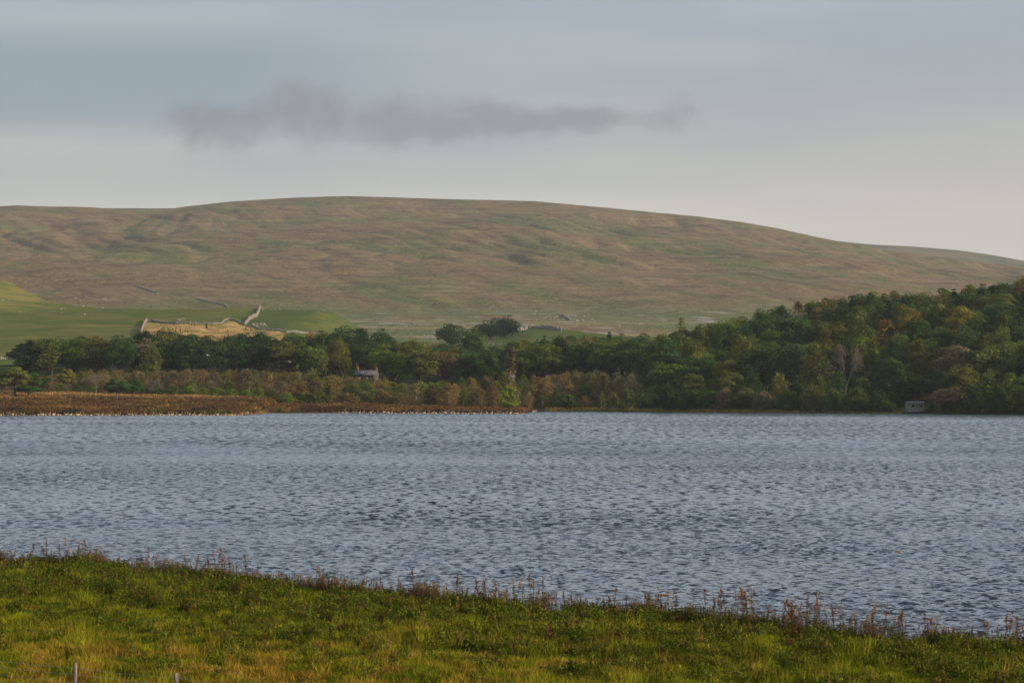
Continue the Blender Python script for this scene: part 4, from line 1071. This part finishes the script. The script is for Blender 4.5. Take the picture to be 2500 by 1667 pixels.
# broad-leaved weeds low in the grass and thin stems at the bank edge
M_weed = coverleaf('low_weeds', [((0.085, 0.040, 0.016), (1 / .7, 1 / 1.2, 0), .50, .62, .8, []), ((0.13, 0.125, 0.02), (1 / 1.2, 1 / 2, 0), .5, .62, .6, [])], (0.075, 0.092, 0.011))
wp = []
for s in range(5):
    q = np.random.default_rng(400 + s); g = Geo()
    for k in range(9):
        b = np.array([q.normal(0, .12), q.normal(0, .12), 0]); h = q.uniform(.14, .42); tip = b + np.array([q.normal(0, .07), q.normal(0, .07), h])
        g.tube([b, (b + tip) / 2 + q.normal(size=3) * .015, tip], [.006, .005, .003], 3, .8)
        m_ = 16; tt = q.uniform(.15, 1, (m_, 1)); P = b + (tip - b) * tt + q.normal(size=(m_, 3)) * .03
        Vq, Fq_ = quads(P, q.normal(size=(m_, 3)) + np.array([0, 0, .6]), .055 * q.uniform(.5, 1.4, m_)); g.add(Vq, Fq_, np.repeat(q.uniform(.6, 1.4, m_), 4))
    wp.append(g.mesh('weed_tuft', M_weed))
r = np.random.default_rng(12); n = 11000
x = r.uniform(-25, 17, n); e_ = edgeY(x); y = e_ - np.abs(r.normal(0, 1, n)) * np.where(r.random(n) < .10, .9, 13)
k = (y > 62) & (np.abs(x) < .19 * y + 1) & (pn(x / 2, y / 3.4, 98) > -.15); x, y = x[k], y[k]; n = len(x)
s = r.uniform(.35, 1.1, n)
scatter('low_weeds', np.stack([x, y, meadow(x, y) - .02], 1), np.stack([np.zeros(n), np.zeros(n), r.uniform(0, 6.28, n)], 1), np.stack([s, s, s * r.uniform(.8, 1.3, n)], 1), r.integers(0, 5, n), wp, 'low brown and green weeds among the grass of the bank')

M_dry = coverleaf('dry_stems', [((0.075, 0.085, 0.016), (1 / 1.5, 1 / 1.5, 0), .45, .6, .8, [])], (0.15, 0.088, 0.040))
dp_ = []
for s in range(5):
    q = np.random.default_rng(700 + s); g = Geo()
    for k in range(7):
        b = np.array([q.normal(0, .16), q.normal(0, .16), 0]); h = q.uniform(.25, .62); tip = b + np.array([q.normal(0, .09), q.normal(0, .09), h])
        g.tube([b, (b + tip) / 2 + q.normal(size=3) * .015, tip], [.005, .004, .002], 3, .8)
        m_ = 12; tt = q.uniform(.35, 1, (m_, 1)); P = b + (tip - b) * tt + q.normal(size=(m_, 3)) * .016
        Vq, Fq_ = quads(P, q.normal(size=(m_, 3)), .026 * q.uniform(.5, 1.4, m_), 1.6); g.add(Vq, Fq_, np.repeat(q.uniform(.6, 1.4, m_), 4))
    dp_.append(g.mesh('dry_stem_tuft', M_dry))
r = np.random.default_rng(14); n = 1500
x = r.uniform(-24, 17, n); y = edgeY(x) - np.abs(r.normal(0, .45, n)) + .15; s = r.uniform(.5, 1.2, n) * (1 + .5 * pn(x / 1.8, y * 0 + 2, 79))
k = pn(x / .9, y * 0 + 7, 80) > -.22; x, y, s = x[k], y[k], s[k]; n = len(x)
scatter('dry_stem_fringe', np.stack([x, y, meadow(x, y) - .02], 1), np.stack([r.normal(0, .1, n), r.normal(0, .1, n), r.uniform(0, 6.28, n)], 1), np.stack([s, s, s], 1), r.integers(0, 5, n), dp_, 'fringe of short dry stems along the bank edge above the water')

# ------------------------------------------------------------------ tall individual weeds
M_stem = leafmat('weed_stem', .1, 2, own=(0.13, 0.075, 0.035))
M_wl = leafmat('weed_leaf', .3, 4, warm=(1.3, .9, .6))
def weed(kind, seed):
    q = np.random.default_rng(seed); st = Geo(); lf_ = Geo(); hd = Geo()
    h = 1.0; lean = q.normal(0, .05, 2)
    ax = lambda t: np.array([lean[0] * t * t + .01 * math.sin(6 * t), lean[1] * t * t, h * t])
    T = np.linspace(0, 1, 7); st.tube([ax(t) for t in T], np.linspace(.009, .004, 7), 4)
    if kind == 'dock':
        for k in range(10):
            t = q.uniform(.45, .95); a = q.uniform(0, 6.28); L = .19 * (1.05 - t) / .6 + .03
            b = ax(t); tip = b + np.array([math.cos(a) * L * .55, math.sin(a) * L * .55, L])
            st.tube([b, tip], [.004, .002], 3)
            m_ = 11; P = b + (tip - b) * q.uniform(.15, 1.05, (m_, 1)) + q.normal(size=(m_, 3)) * .010
            Vq, Fq_ = quads(P, q.normal(size=(m_, 3)), .025 * q.uniform(.6, 1.4, m_)); hd.add(Vq, Fq_, np.repeat(q.uniform(.6, 1.4, m_), 4))
        m_ = 46; tt = np.repeat(q.uniform(.45, 1.0, 9), 6)[:46]; tt = np.concatenate([tt, tt])[:46] + q.normal(0, .014, 46); P = np.array([ax(t) for t in tt]) + q.normal(size=(m_, 3)) * .014
        Vq, Fq_ = quads(P, q.normal(size=(m_, 3)), .030 * q.uniform(.6, 1.4, m_)); hd.add(Vq, Fq_, np.repeat(q.uniform(.6, 1.4, m_), 4))
        nl, ll, lo_, hi_ = 12, .16, .02, .45
    elif kind == 'willowherb':
        m_ = 44; tt = q.uniform(.72, 1.03, m_); P = np.array([ax(t) for t in tt]) + q.normal(size=(m_, 3)) * np.array([.022, .022, .01])
        Vq, Fq_ = quads(P, q.normal(size=(m_, 3)), .030 * q.uniform(.5, 1.5, m_), 1.6); hd.add(Vq, Fq_, np.repeat(q.uniform(.6, 1.5, m_), 4))
        nl, ll, lo_, hi_ = 40, .085, .08, .86
    else:
        for k in range(9):
            t = q.uniform(.6, 1.0); a = q.uniform(0, 6.28); L = q.uniform(.06, .17)
            b = ax(t * .9); tip = b + np.array([math.cos(a) * L * .8, math.sin(a) * L * .8, L]); st.tube([b, tip], [.005, .003], 3)
            V_ = IV * .024 * q.uniform(.7, 1.4) * np.array([1, 1, 1.3]) + tip
            hd.add(np.concatenate([V_]), np.concatenate([np.c_[IF, IF[:, 2:3]]])[:, :4] * 1, 1.1) if False else None
            m_ = 18; d = unit(q.normal(size=(m_, 3))); Vq, Fq_ = quads(tip + d * .018, d, .030 * q.uniform(.7, 1.4, m_)); hd.add(Vq, Fq_, np.repeat(q.uniform(.7, 1.3, m_), 4))
        nl, ll, lo_, hi_ = 26, .10, .05, .75
    for k in range(nl):
        t = q.uniform(lo_, hi_); a = q.uniform(0, 6.28); b = ax(t); L = ll * q.uniform(.6, 1.3); wv_ = L * (.28 if kind == 'dock' else .17)
        d = np.array([math.cos(a), math.sin(a), q.uniform(-.1, .9)]); d /= np.linalg.norm(d); s_ = np.array([-math.sin(a), math.cos(a), 0])
        lf_.add([b, b + d * L * .5 + s_ * wv_, b + d * L - np.array([0, 0, L * .25]), b + d * L * .5 - s_ * wv_], [[0, 1, 2, 3]], q.uniform(.6, 1.35))
    return st.mesh('stem', M_stem), lf_.mesh('leaves', M_wl), hd.mesh('seed_heads', M_wl)
WP = {k: [weed(k, 500 + 10 * i + s) for s in range(4)] for i, k in enumerate(('dock', 'willowherb', 'thistle'))}
WN = {'dock': ('dock_plant', 'rust brown dock stalk'), 'willowherb': ('willowherb_plant', 'reddish green willowherb stem'), 'thistle': ('thistle_plant', 'seeding thistle with pale heads')}
random.seed(31)
def add_weed(kind, x, y, h):
    sm, lm, hm = random.choice(WP[kind]); e = bpy.data.objects.new(WN[kind][0], None); COL.objects.link(e); e.empty_display_size = .1
    z = float(meadow(np.array([x]), np.array([y]))[0])
    e.location = (x, y, z - .03); e.rotation_euler = (random.uniform(-.14, .14), random.gauss(0, .14), random.uniform(0, 6.28)); k = random.uniform(.8, 1.15); e.scale = (h * k, h * k, h)
    for nm, m_, cl in (('stem', sm, None), ('leaves', lm, random.choice([(.07, .09, .02), (.10, .10, .02), (.12, .06, .03), (.055, .085, .018)])),
                       ('seed_heads', hm, random.choice({'dock': [(.15, .065, .035), (.20, .095, .05), (.11, .05, .03)], 'willowherb': [(.16, .09, .045), (.13, .07, .035), (.28, .20, .12)], 'thistle': [(.45, .28, .14), (.30, .15, .07)]}[kind]))):
        o_ = bpy.data.objects.new(nm, m_); COL.objects.link(o_); o_.parent = e
        if cl: o_.color = (*cl, 1)
        if nm == 'seed_heads' and kind == 'thistle': o_['kind'] = 'stuff'
    return e
WE = []
px = 8
while px < 2500:
    D = float(np.interp(px, [0, 213, 425, 744, 1063, 1382, 1700, 1913, 2232, 2500], [120.5, 119.2, 113.7, 105, 99.7, 94.8, 91.3, 88, 83.5, 81.4]))
    x = (px - 1250) / F * D; y = float(edgeY(np.array([x]))[0]) - random.uniform(.05, 1.1)
    kind = random.choices(['dock', 'willowherb', 'thistle'], [34, 56, 10])[0]
    big = 1.0 + .55 * float(pn(np.array([px / 130.0]), np.array([.4]), 99)[0])
    WE.append((kind, x, y, random.uniform(.6, 1.12) * np.clip(big, .6, 1.3), 'edge'))
    px += random.expovariate(1 / 8.0) + 2.0
for kind, px, D, h in (('thistle', 1232, 96.0, 1.15), ('dock', 1172, 97, 1.05), ('dock', 1115, 98, 1.2), ('dock', 1012, 100, 1.15), ('willowherb', 116, 118.5, 1.25), ('dock', 1932, 86.5, 1.15), ('dock', 1985, 86, 1.0), ('dock', 2040, 85.5, 1.1),
                       ('dock', 2195, 83.5, .95), ('dock', 2478, 80.5, 1.1), ('dock', 2260, 83, .8)):
    WE.append((kind, (px - 1250) / F * D, D, h, 'edge'))
for _ in range(105):
    y = random.uniform(72, 116); x = random.uniform(-.178, .178) * y
    if float(edgeY(np.array([x]))[0]) - y < 1.4: continue
    if y < 84 and random.random() < .5: continue
    WE.append((random.choices(['dock', 'willowherb', 'thistle'], [50, 22, 28])[0], x, y, random.uniform(.35, .75), 'in'))
for zone, tail, gr in (('edge', 'along the bank edge against the water', 'tall weeds along the bank edge'), ('in', 'in the meadow grass below the bank edge', 'weeds standing in the meadow')):
    for kind in WP:
        L = sorted([q for q in WE if q[0] == kind and q[4] == zone], key=lambda q: q[1] / q[2])
        for n, q in enumerate(L):
            e = add_weed(*q[:4]); e['category'] = 'weed'; e['group'] = gr; e['label'] = f'{WN[kind][1]}, {ordw(n + 1)} from left {tail}'

# ------------------------------------------------------------------ fence
fence = bpy.data.objects.new('wire_fence', None); COL.objects.link(fence)
fence['label'] = 'low post and wire fence at the bottom left corner of the meadow'; fence['category'] = 'fence'
M_post = layered('grey_post_wood', (0.14, 0.112, 0.09), [((0.13, 0.095, 0.07), (14, 14, 3), 4, 0.45, 0.6, 0.8), ((0.42, 0.36, 0.28), (20, 20, 2), 3, 0.55, 0.65, 0.6)], bump=((30, 30, 4), .6, .01))
PP = []
for px, ty in ((-335, 1566), (-75, 1592), (183, 1618), (432, 1642), (680, 1672)):
    D = 64.4 - (px - 183) / 249 * 1.55; x = (px - 1250) / F * D; top_z = EYE - (ty - HOR) / F * D
    PP.append((x, D, top_z))
fence.location = (PP[2][0], PP[2][1], float(meadow(np.array([PP[2][0]]), np.array([PP[2][1]]))[0])); FL = np.array(fence.location)
for k, (x, y, tz) in enumerate(PP):
    g = Geo(); zb = float(meadow(np.array([x]), np.array([y]))[0]) - .3
    Zs = np.linspace(zb, tz, 7); lx = random.uniform(-.02, .02)
    g.tube([(x - FL[0] + lx * (z_ - zb), y - FL[1], z_ - FL[2]) for z_ in Zs] + [(x - FL[0] + lx * (tz - zb), y - FL[1], tz - FL[2] + .012)], [.050, .048, .046, .047, .045, .046, .044, .012], 9)
    obj('post', g.mesh('post', M_post, False), fence)
M_wire, t, o = newmat('galvanised_wire'); p = principled(t, o, (0.30, 0.30, 0.28), .5, .5); p.inputs['Metallic'].default_value = .7
for dz in (.10, .24, .40, .58):
    g = Geo(); pts = []
    for (x, y, tz) in PP: pts.append((x - FL[0], y - FL[1] - .05, tz - dz - FL[2]))
    full = []
    for a, b in zip(pts[:-1], pts[1:]):
        for tt in np.linspace(0, 1, 7)[:-1]: full.append(np.array(a) + (np.array(b) - np.array(a)) * tt - np.array([0, 0, .02 * math.sin(math.pi * tt)]))
    full.append(pts[-1]); g.tube(full, .0028, 4); obj('wire', g.mesh('wire', M_wire), fence)

# ------------------------------------------------------------------ buildings
M_ston2 = layered('house_stone', (0.085, 0.073, 0.066), [((0.08, 0.07, 0.064), (2.2, 2.2, 3.5), 4, 0.42, 0.58, .8), ((0.125, 0.105, 0.085), (1.6, 1.6, 3), 3, .56, .64, .7)])
M_slate = layered('roof_slate', (0.070, 0.066, 0.070), [((0.10, 0.094, 0.09), (1.5, 1.5, 1.5), 4, .45, .6, .7)], .3, rough=.6)
M_brick = layered('chimney_brick', (0.15, 0.10, 0.075), [((0.09, 0.065, 0.055), (3, 3, 5), 3, .45, .6, .7)])
M_pot = layered('clay_pot', (0.28, 0.11, 0.07), [((0.2, 0.09, 0.06), (5, 5, 5), 2, .4, .6, .5)])
M_glass, t, o = newmat('window_glass'); principled(t, o, (0.02, 0.025, 0.03), .1, .5)
M_white = layered('painted_frame', (0.30, 0.30, 0.29), [((0.4, 0.4, 0.38), (3, 3, 3), 2, .5, .7, .4)])
M_dark = layered('dark_gutter', (0.03, 0.028, 0.026), [])

def cottage(px0, px1, ridge_y, eave_y, D, label):
    e = bpy.data.objects.new('stone_cottage', None); COL.objects.link(e)
    xc = ((px0 + px1) / 2 - 1250) / F * D; wd = (px1 - px0) / F * D; dp = 5.6
    zg = lA(xc, D + dp / 2) - .3; e.location = (xc, D + dp / 2, zg); e['label'] = label; e['category'] = 'house'; e.rotation_euler = (0, 0, R(-9))
    ze = zrow(eave_y, D) - zg; zr = zrow(ridge_y, D + dp / 2) - zg
    hw, hd = wd / 2, dp / 2
    # walls with gables: front wall with two recessed windows, others plain
    g = Geo(); th_ = .35
    wins = [(hw * -.28, ze - 1.35, .95, 1.0), (hw * .42, ze - 1.35, .95, 1.0), (hw * -.28, ze - 4.0, .95, 1.2), (hw * .42, ze - 4.0, .95, 1.2)]
    xs_ = sorted({-hw, hw} | {w_[0] - w_[2] / 2 for w_ in wins} | {w_[0] + w_[2] / 2 for w_ in wins}); zs_ = sorted({0, ze} | {w_[1] - w_[3] / 2 for w_ in wins} | {w_[1] + w_[3] / 2 for w_ in wins})
    for a, b in zip(xs_[:-1], xs_[1:]):
        for c, d in zip(zs_[:-1], zs_[1:]):
            cx, cz = (a + b) / 2, (c + d) / 2
            if any(abs(cx - w_[0]) < w_[2] / 2 and abs(cz - w_[1]) < w_[3] / 2 for w_ in wins): continue
            g.box((cx, -hd + th_ / 2, cz), (b - a, th_, d - c))
    g.box((0, hd - th_ / 2, ze / 2), (wd, th_, ze))
    for s in (-1, 1):
        x0 = s * hw - s * th_; x1 = s * hw
        pr = [(-hd + th_ + .002, 0), (hd - th_ - .002, 0), (hd - th_ - .002, ze), (0, zr - .12), (-hd + th_ + .002, ze)]
        V_ = [(x, y_, z_) for x in (x0, x1) for (y_, z_) in pr]
        g.add(V_, [[0, 1, 2, 4], [2, 3, 4, 4 + 0], [5, 9, 7, 6], [7, 9, 8, 7], [0, 5, 6, 1], [1, 6, 7, 2], [2, 7, 8, 3], [3, 8, 9, 4], [4, 9, 5, 0]] if False else [[0, 1, 2, 4], [5, 9, 7, 6], [0, 5, 6, 1], [1, 6, 7, 2], [2, 7, 8, 3], [3, 8, 9, 4], [4, 9, 5, 0]])
        gv = [(x, y_, z_) for x in (x0, x1) for (y_, z_) in (pr[2], pr[3], ((pr[3][0] + pr[4][0]) / 2, (pr[3][1] + pr[4][1]) / 2), pr[4])]
        g.add(gv, [[0, 1, 2, 3], [7, 6, 5, 4]])
    obj('wall', g.mesh('wall', M_ston2), e)
    # roof: two slopes with slate courses
    g = Geo(); nC = 9
    for s in (-1, 1):
        for k in range(nC):
            t0, t1 = k / nC, (k + 1.12) / nC
            y0, y1 = s * (hd + .3) * (1 - t0), s * (hd + .3) * (1 - min(t1, 1)); z0, z1 = ze - .1 + (zr - ze + .1) * t0, ze - .1 + (zr - ze + .1) * min(t1, 1)
            lift = .05
            V_ = [(-hw - .15, y0, z0 + lift), (hw + .15, y0, z0 + lift), (hw + .15, y1, z1 + .01), (-hw - .15, y1, z1 + .01), (-hw - .15, y0, z0), (hw + .15, y0, z0), (hw + .15, y1, z1 - .04), (-hw - .15, y1, z1 - .04)]
            g.add(V_, [[0, 1, 2, 3], [4, 7, 6, 5], [0, 4, 5, 1], [1, 5, 6, 2], [3, 7, 4, 0]])
    roof = obj('roof', g.mesh('roof', M_slate), e)
    g = Geo(); g.box((0, 0, zr + .06), (wd + .3, .3, .14)); obj('ridge', g.mesh('ridge', M_white if False else M_ston2), roof)
    g = Geo(); g.box((0, -hd - .36, ze - .12), (wd + .2, .12, .14)); obj('gutter', g.mesh('gutter', M_dark), roof)
    for s, hc_ in ((-1, 1.0), (1, .85)):
        g = Geo(); g.box((s * (hw - .45), 0, zr + hc_ / 2 - .35), (.85, .62, hc_ + .3)); g.box((s * (hw - .45), 0, zr + hc_ - .12), (.98, .74, .12)); ch = obj('chimney', g.mesh('chimney', M_brick), e)
        g = Geo(); 
        for q in (-.2, .2) if s < 0 else (0,): g.tube([(s * (hw - .45) + q, 0, zr + hc_ - .06), (s * (hw - .45) + q, 0, zr + hc_ + .4), (s * (hw - .45) + q, 0, zr + hc_ + .7)], [.13, .10, .11], 8)
        obj('chimney_pot', g.mesh('chimney_pot', M_pot), ch)
    for (wx, wz, ww, wh_) in wins:
        g = Geo()
        for (cx, cz, sx_, sz_) in ((wx, wz + wh_ / 2 - .04, ww, .08), (wx, wz - wh_ / 2 + .04, ww, .08), (wx - ww / 2 + .04, wz, .08, wh_ - .16), (wx + ww / 2 - .04, wz, .08, wh_ - .16), (wx, wz, .05, wh_ - .16)):
            g.box((cx, -hd + .16, cz), (sx_, .07, sz_))
        f = obj('window', g.mesh('window', M_ston2), e)
        g = Geo(); g.box((wx, -hd + .22, wz), (ww, .03, wh_)); obj('pane', g.mesh('pane', M_glass), f)
        g = Geo(); g.box((wx, -hd - .05, wz - wh_ / 2 - .08), (ww + .3, .2, .12)); obj('sill', g.mesh('sill', M_ston2), f)
    # glazed light on the roof slope
    sl = math.atan2(zr - ze, hd); g = Geo(); yk = -hd * .55; zk = ze + (zr - ze) * .45 + .1
    ca, sa = math.cos(sl), math.sin(sl)
    def slab(x, yoff, w_, l_, th2, lift):
        b = np.array([[x_, y_, z_] for x_ in (-.5, .5) for y_ in (-.5, .5) for z_ in (-.5, .5)]) * np.array([w_, l_, th2]) + np.array([0, yoff, lift])
        return b @ np.array([[1, 0, 0], [0, ca, sa], [0, -sa, ca]]) + np.array([x, yk, zk])
    BF = [[0, 1, 3, 2], [4, 6, 7, 5], [0, 4, 5, 1], [2, 3, 7, 6], [0, 2, 6, 4], [1, 5, 7, 3]]
    for (xo, yo, w_, l_) in ((0, .52, 1.9, .09), (0, -.52, 1.9, .09), (-.9, 0, .10, .95), (.9, 0, .14, .95), (0, 0, .05, .95)): g.add(slab(-hw * .45 + xo, yo, w_, l_, .10, .09), BF)
    sk = obj('skylight', g.mesh('skylight', M_white), roof)
    g = Geo(); g.add(slab(-hw * .45, 0, 1.7, .95, .03, .05), BF); obj('skylight_pane', g.mesh('skylight_pane', M_glass), e)
    return e
cottage(868, 921, 903.5, 914.5, 985.0, 'grey stone cottage with slate roof and two chimneys half hidden by scrub')

def small_building():
    D = 1008.0; px = 1216; e = bpy.data.objects.new('stone_outbuilding', None); COL.objects.link(e); xc = (px - 1250) / F * D
    zg = lA(xc, D) - .3; e.location = (xc, D, zg); e['label'] = 'small grey building with paired narrow windows glimpsed through the wood'; e['category'] = 'building'
    zt = zrow(898, D) - zg; zb = zrow(918, D) - zg; hw = 2.4
    g = Geo()
    for (x, z0, z1, w_) in ((-1.5, 0, zt, 1.8), (1.5, 0, zt, 1.8), (0, zt - .8, zt, 1.2), (0, 0, zb, 1.2), (0, zb, zt - .8, .16)): g.box((x, 0, (z0 + z1) / 2), (w_, .5, z1 - z0))
    g.box((0, 4, zt / 2), (4.8, .5, zt)); g.box((-2.15, 2, zt / 2), (.5, 3.49, zt)); g.box((2.15, 2, zt / 2), (.5, 3.49, zt))
    obj('wall', g.mesh('wall', M_ston2), e)
    for s in (-1, 1):
        g = Geo(); g.box((s * .34, .12, (zb + zt - .8) / 2), (.52, .05, zt - .8 - zb)); obj('window', g.mesh('window', M_glass), e)
    g = Geo(); g.box((0, -.36, zb - .15), (5.2, .5, .22)); obj('ledge', g.mesh('ledge', M_ston2), e)
    g = Geo(); zr = zt + 1.3
    for s in (-1, 1):
        V_ = [(s * 2.7, -.4, zt - .05), (0, -.4, zr), (0, 4.4, zr), (s * 2.7, 4.4, zt - .05), (s * 2.7, -.4, zt - .2), (0, -.4, zr - .15), (0, 4.4, zr - .15), (s * 2.7, 4.4, zt - .2)]
        g.add(V_, [[0, 1, 2, 3], [4, 7, 6, 5], [0, 4, 5, 1], [2, 6, 7, 3], [0, 3, 7, 4]])
    obj('roof', g.mesh('roof', M_slate), e)
small_building()
# lone chimney stack and red pot of a roof hidden by the scrub
D = 992.; x = (1245.5 - 1250) / F * D; zt = zrow(912, D); zg = lA(x, D) - .2
e = bpy.data.objects.new('low_hut', None); COL.objects.link(e); e.location = (x, D, zg); e['label'] = 'low hut whose red clay chimney pot shows above the scrub'; e['category'] = 'hut'
g = Geo(); hh = zt - zg - 1.2; g.box((0, 1.5, hh / 2), (3.0, 2.8, hh)); obj('wall', g.mesh('wall', M_ston2), e)
g = Geo()
for s in (-1, 1): g.add([(-1.7, 1.5 + s * 1.7, hh), (1.7, 1.5 + s * 1.7, hh), (1.7, 1.5, hh + .8), (-1.7, 1.5, hh + .8), (-1.7, 1.5 + s * 1.7, hh - .1), (1.7, 1.5 + s * 1.7, hh - .1), (1.7, 1.5, hh + .7), (-1.7, 1.5, hh + .7)], [[0, 1, 2, 3], [4, 7, 6, 5], [0, 4, 5, 1], [0, 3, 7, 4], [1, 5, 6, 2]])
rf = obj('roof', g.mesh('roof', M_slate), e)
g = Geo(); g.box((0, 1.5, hh + .95), (.7, .55, .9)); ch = obj('chimney', g.mesh('chimney', M_ston2), rf)
g = Geo(); g.tube([(0, 1.5, hh + 1.38), (0, 1.5, hh + 1.9), (0, 1.5, hh + 2.05)], [.20, .15, .17], 8); g.mesh
obj('chimney_pot', g.mesh('chimney_pot', M_pot), e)

# bird hide -----------------------------------------------------------------
M_plank = layered('weathered_board', (0.22, 0.205, 0.185), [((0.13, 0.115, 0.105), (2, 2, 8), 4, .45, .6, .7), ((0.27, 0.255, 0.23), (1.2, 1.2, 5), 3, .55, .65, .6)])
M_black = layered('dark_interior', (0.012, 0.011, 0.010), [])
def bird_hide():
    px0, px1 = 2213, 2257; D = float(shoreY(np.array([(2235 - 1250) / F * 815]))[0]) + 0.5
    e = bpy.data.objects.new('bird_hide', None); COL.objects.link(e); xc = (2235 - 1250) / F * D; e.location = (xc, D, 0)
    e['label'] = 'weathered grey timber bird hide on stilts at the foot of the wood'; e['category'] = 'hut'
    hw = (px1 - px0) / F * D / 2; z0 = zrow(1004.5, D); z1 = zrow(984.5, D); dp = 2.4
    n = 9; ph_ = (z1 - z0) / n
    slots = {6: [(-hw * .88, -hw * .76), (-hw * .46, -hw * .08), (hw * .06, hw * .24), (hw * .54, hw * .74)], 5: [(-hw * .46, -hw * .08), (hw * .54, hw * .74)]}
    for k in range(n):
        zc = z0 + (k + .5) * ph_
        cuts = sorted(slots.get(k, [])); segs = []; a = -hw
        for c0, c1 in cuts: segs.append((a, c0)); a = c1
        segs.append((a, hw))
        for a, b in segs:
            g = Geo(); g.box(((a + b) / 2, random.uniform(-.012, .012), zc), (b - a, .05, ph_ * .93), tilt=random.uniform(-.002, .002)); o = obj('board', g.mesh('board', M_plank), e)
    for s in (-1, 1):
        g = Geo(); g.box((s * (hw - .03), dp / 2 + .03, (z0 + z1) / 2), (.05, dp - .02, z1 - z0)); obj('side_wall', g.mesh('side_wall', M_plank), e)
    g = Geo(); g.box((0, dp + .05, (z0 + z1) / 2), (2 * hw, .05, z1 - z0)); obj('back_wall', g.mesh('back_wall', M_black), e)
    g = Geo(); g.box((0, dp / 2 + .03, z0 - .05), (2 * hw, dp, .1)); obj('floor_deck', g.mesh('floor_deck', M_plank), e)
    g = Geo(); V_ = [(-hw - .15, -.35, z1 + .03), (hw + .15, -.35, z1 + .03), (hw + .15, dp / 2, z1 + .55), (-hw - .15, dp / 2, z1 + .55), (hw + .15, dp + .3, z1 + .1), (-hw - .15, dp + .3, z1 + .1)]
    V2 = V_ + [(a, b, c - .07) for a, b, c in V_]
    g.add(V2, [[0, 1, 2, 3], [3, 2, 4, 5], [6, 9, 8, 7], [9, 11, 10, 8], [0, 6, 7, 1], [5, 4, 10, 11], [0, 3, 9, 6], [3, 5, 11, 9], [1, 7, 8, 2], [2, 8, 10, 4]]); obj('roof', g.mesh('roof', M_slate), e)
    for sx_, sy_ in ((-hw + .08, .05), (-.6, .05), (hw * .45, .05), (hw - .08, .05), (-hw + .08, dp - .05), (hw - .08, dp - .05)):
        g = Geo(); g.box((sx_, sy_, (z0 - .1 - 1.2) / 2), (.13, .13, z0 - .1 + 1.2)); obj('leg', g.mesh('leg', M_plank), e)
    g = Geo(); g.box((-.4 - hw * .3, -.02, .35), (.09, .05, 1.3), tilt=.55); obj('brace', g.mesh('brace', M_plank), e)
bird_hide()

# ------------------------------------------------------------------ birds
M_bw = layered('white_feathers', (0.75, 0.75, 0.73), []); M_bb = leafmat('brown_feathers', 0, 6, own=(0.16, 0.085, 0.04))
def body_of(g, L, w_, h_, z=0.0, n=8):
    T = np.linspace(0, 1, n); pts = [(L * (t - .5), 0, z + h_ * .25 * math.sin(math.pi * t)) for t in T]
    g.tube(pts, [max(.004, w_ * math.sin(math.pi * min(max(t, .03), .97)) ** .7) for t in T], 8)
def gull(px, py, D, span, label, flying=True):
    e = bpy.data.objects.new('gull' if flying else 'swan', None); COL.objects.link(e); x = (px - 1250) / F * D; e.location = (x, D, zrow(py, D)); e['label'] = label; e['category'] = 'bird'
    g = Geo(); body_of(g, span * .42, span * .05, span * .05); obj('body', g.mesh('body', M_bw, True), e)
    for s in (-1, 1):
        g = Geo(); V_ = [(.07, s * .03, 0), (-.07, s * .03, 0), (-.05, s * .26, .10), (.08, s * .26, .10), (-.08, s * .5, .03), (-.02, s * .5, .03)]
        V_ = np.array(V_) * span; V2 = np.concatenate([V_, V_ - np.array([0, 0, .012 * span])])
        g.add(V2, [[0, 1, 2, 3], [3, 2, 4, 5], [6, 9, 8, 7], [9, 11, 10, 8], [0, 3, 9, 6], [3, 5, 11, 9], [1, 7, 8, 2], [2, 8, 10, 4], [4, 10, 11, 5]]); obj('wing', g.mesh('wing', M_bw), e)
    e.rotation_euler = (R(20), R(-8), R(70)); return e
gull(507, 867, 965., 1.5, 'white gull flying in front of the left-hand wood')
gull(706, 883, 965., 1.2, 'small white gull flying lower before the dark wood above the scrub')
def swimmer(px, D, L, mat, label, name, cat, neck=.5):
    e = bpy.data.objects.new(name, None); COL.objects.link(e); e.location = ((px - 1250) / F * D, D, 0.02); e['label'] = label; e['category'] = cat
    g = Geo(); body_of(g, L, L * .2, L * .3, L * .04, 10); g.tube([(L * .28, 0, L * .12), (L * .42, 0, L * (.1 + neck * .5)), (L * .40, 0, L * (.1 + neck)), (L * .50, 0, L * (.12 + neck)), (L * .66, 0, L * (.06 + neck))], [L * .08, L * .05, L * .06, L * .07, L * .02], 8)
    obj('body', g.mesh('body', mat, True), e)
    g = Geo(); g.add([(-L * .2, 0, L * .28), (L * .2, L * .12, L * .26), (-L * .55, L * .05, L * .22), (-L * .3, L * .2, L * .12)], [[0, 1, 3, 2]]); obj('wing', g.mesh('wing', mat), e)
    return e
e = swimmer(1302, 880, .6, M_bw, 'larger white bird on the water by the heather point', 'white_bird', 'bird'); e = swimmer(1308, 884, .45, M_bw, 'smaller white bird on the water beside the larger one', 'white_bird', 'bird')
e = swimmer(2194, 146.5, .26, M_bb, 'small orange brown duck swimming alone on the open lake', 'duck', 'duck', .35); e.rotation_euler = (0, 0, R(200))

# ------------------------------------------------------------------ haze
hz_m = bpy.data.materials.new('air_haze'); hz_m.use_nodes = True
t = NT(hz_m.node_tree); o = t.add('ShaderNodeOutputMaterial'); pv = t.add('ShaderNodeVolumePrincipled')
pv.inputs['Color'].default_value = (0.93, 0.95, 1.0, 1); pv.inputs['Density'].default_value = 0.000038; pv.inputs['Anisotropy'].default_value = 0.2
t.l.new(pv.outputs[0], o.inputs['Volume'])
g = Geo(); g.box((0, 5000, 223), (52000, 54000, 454)); obj('haze', g.mesh('haze', hz_m), kind='stuff')
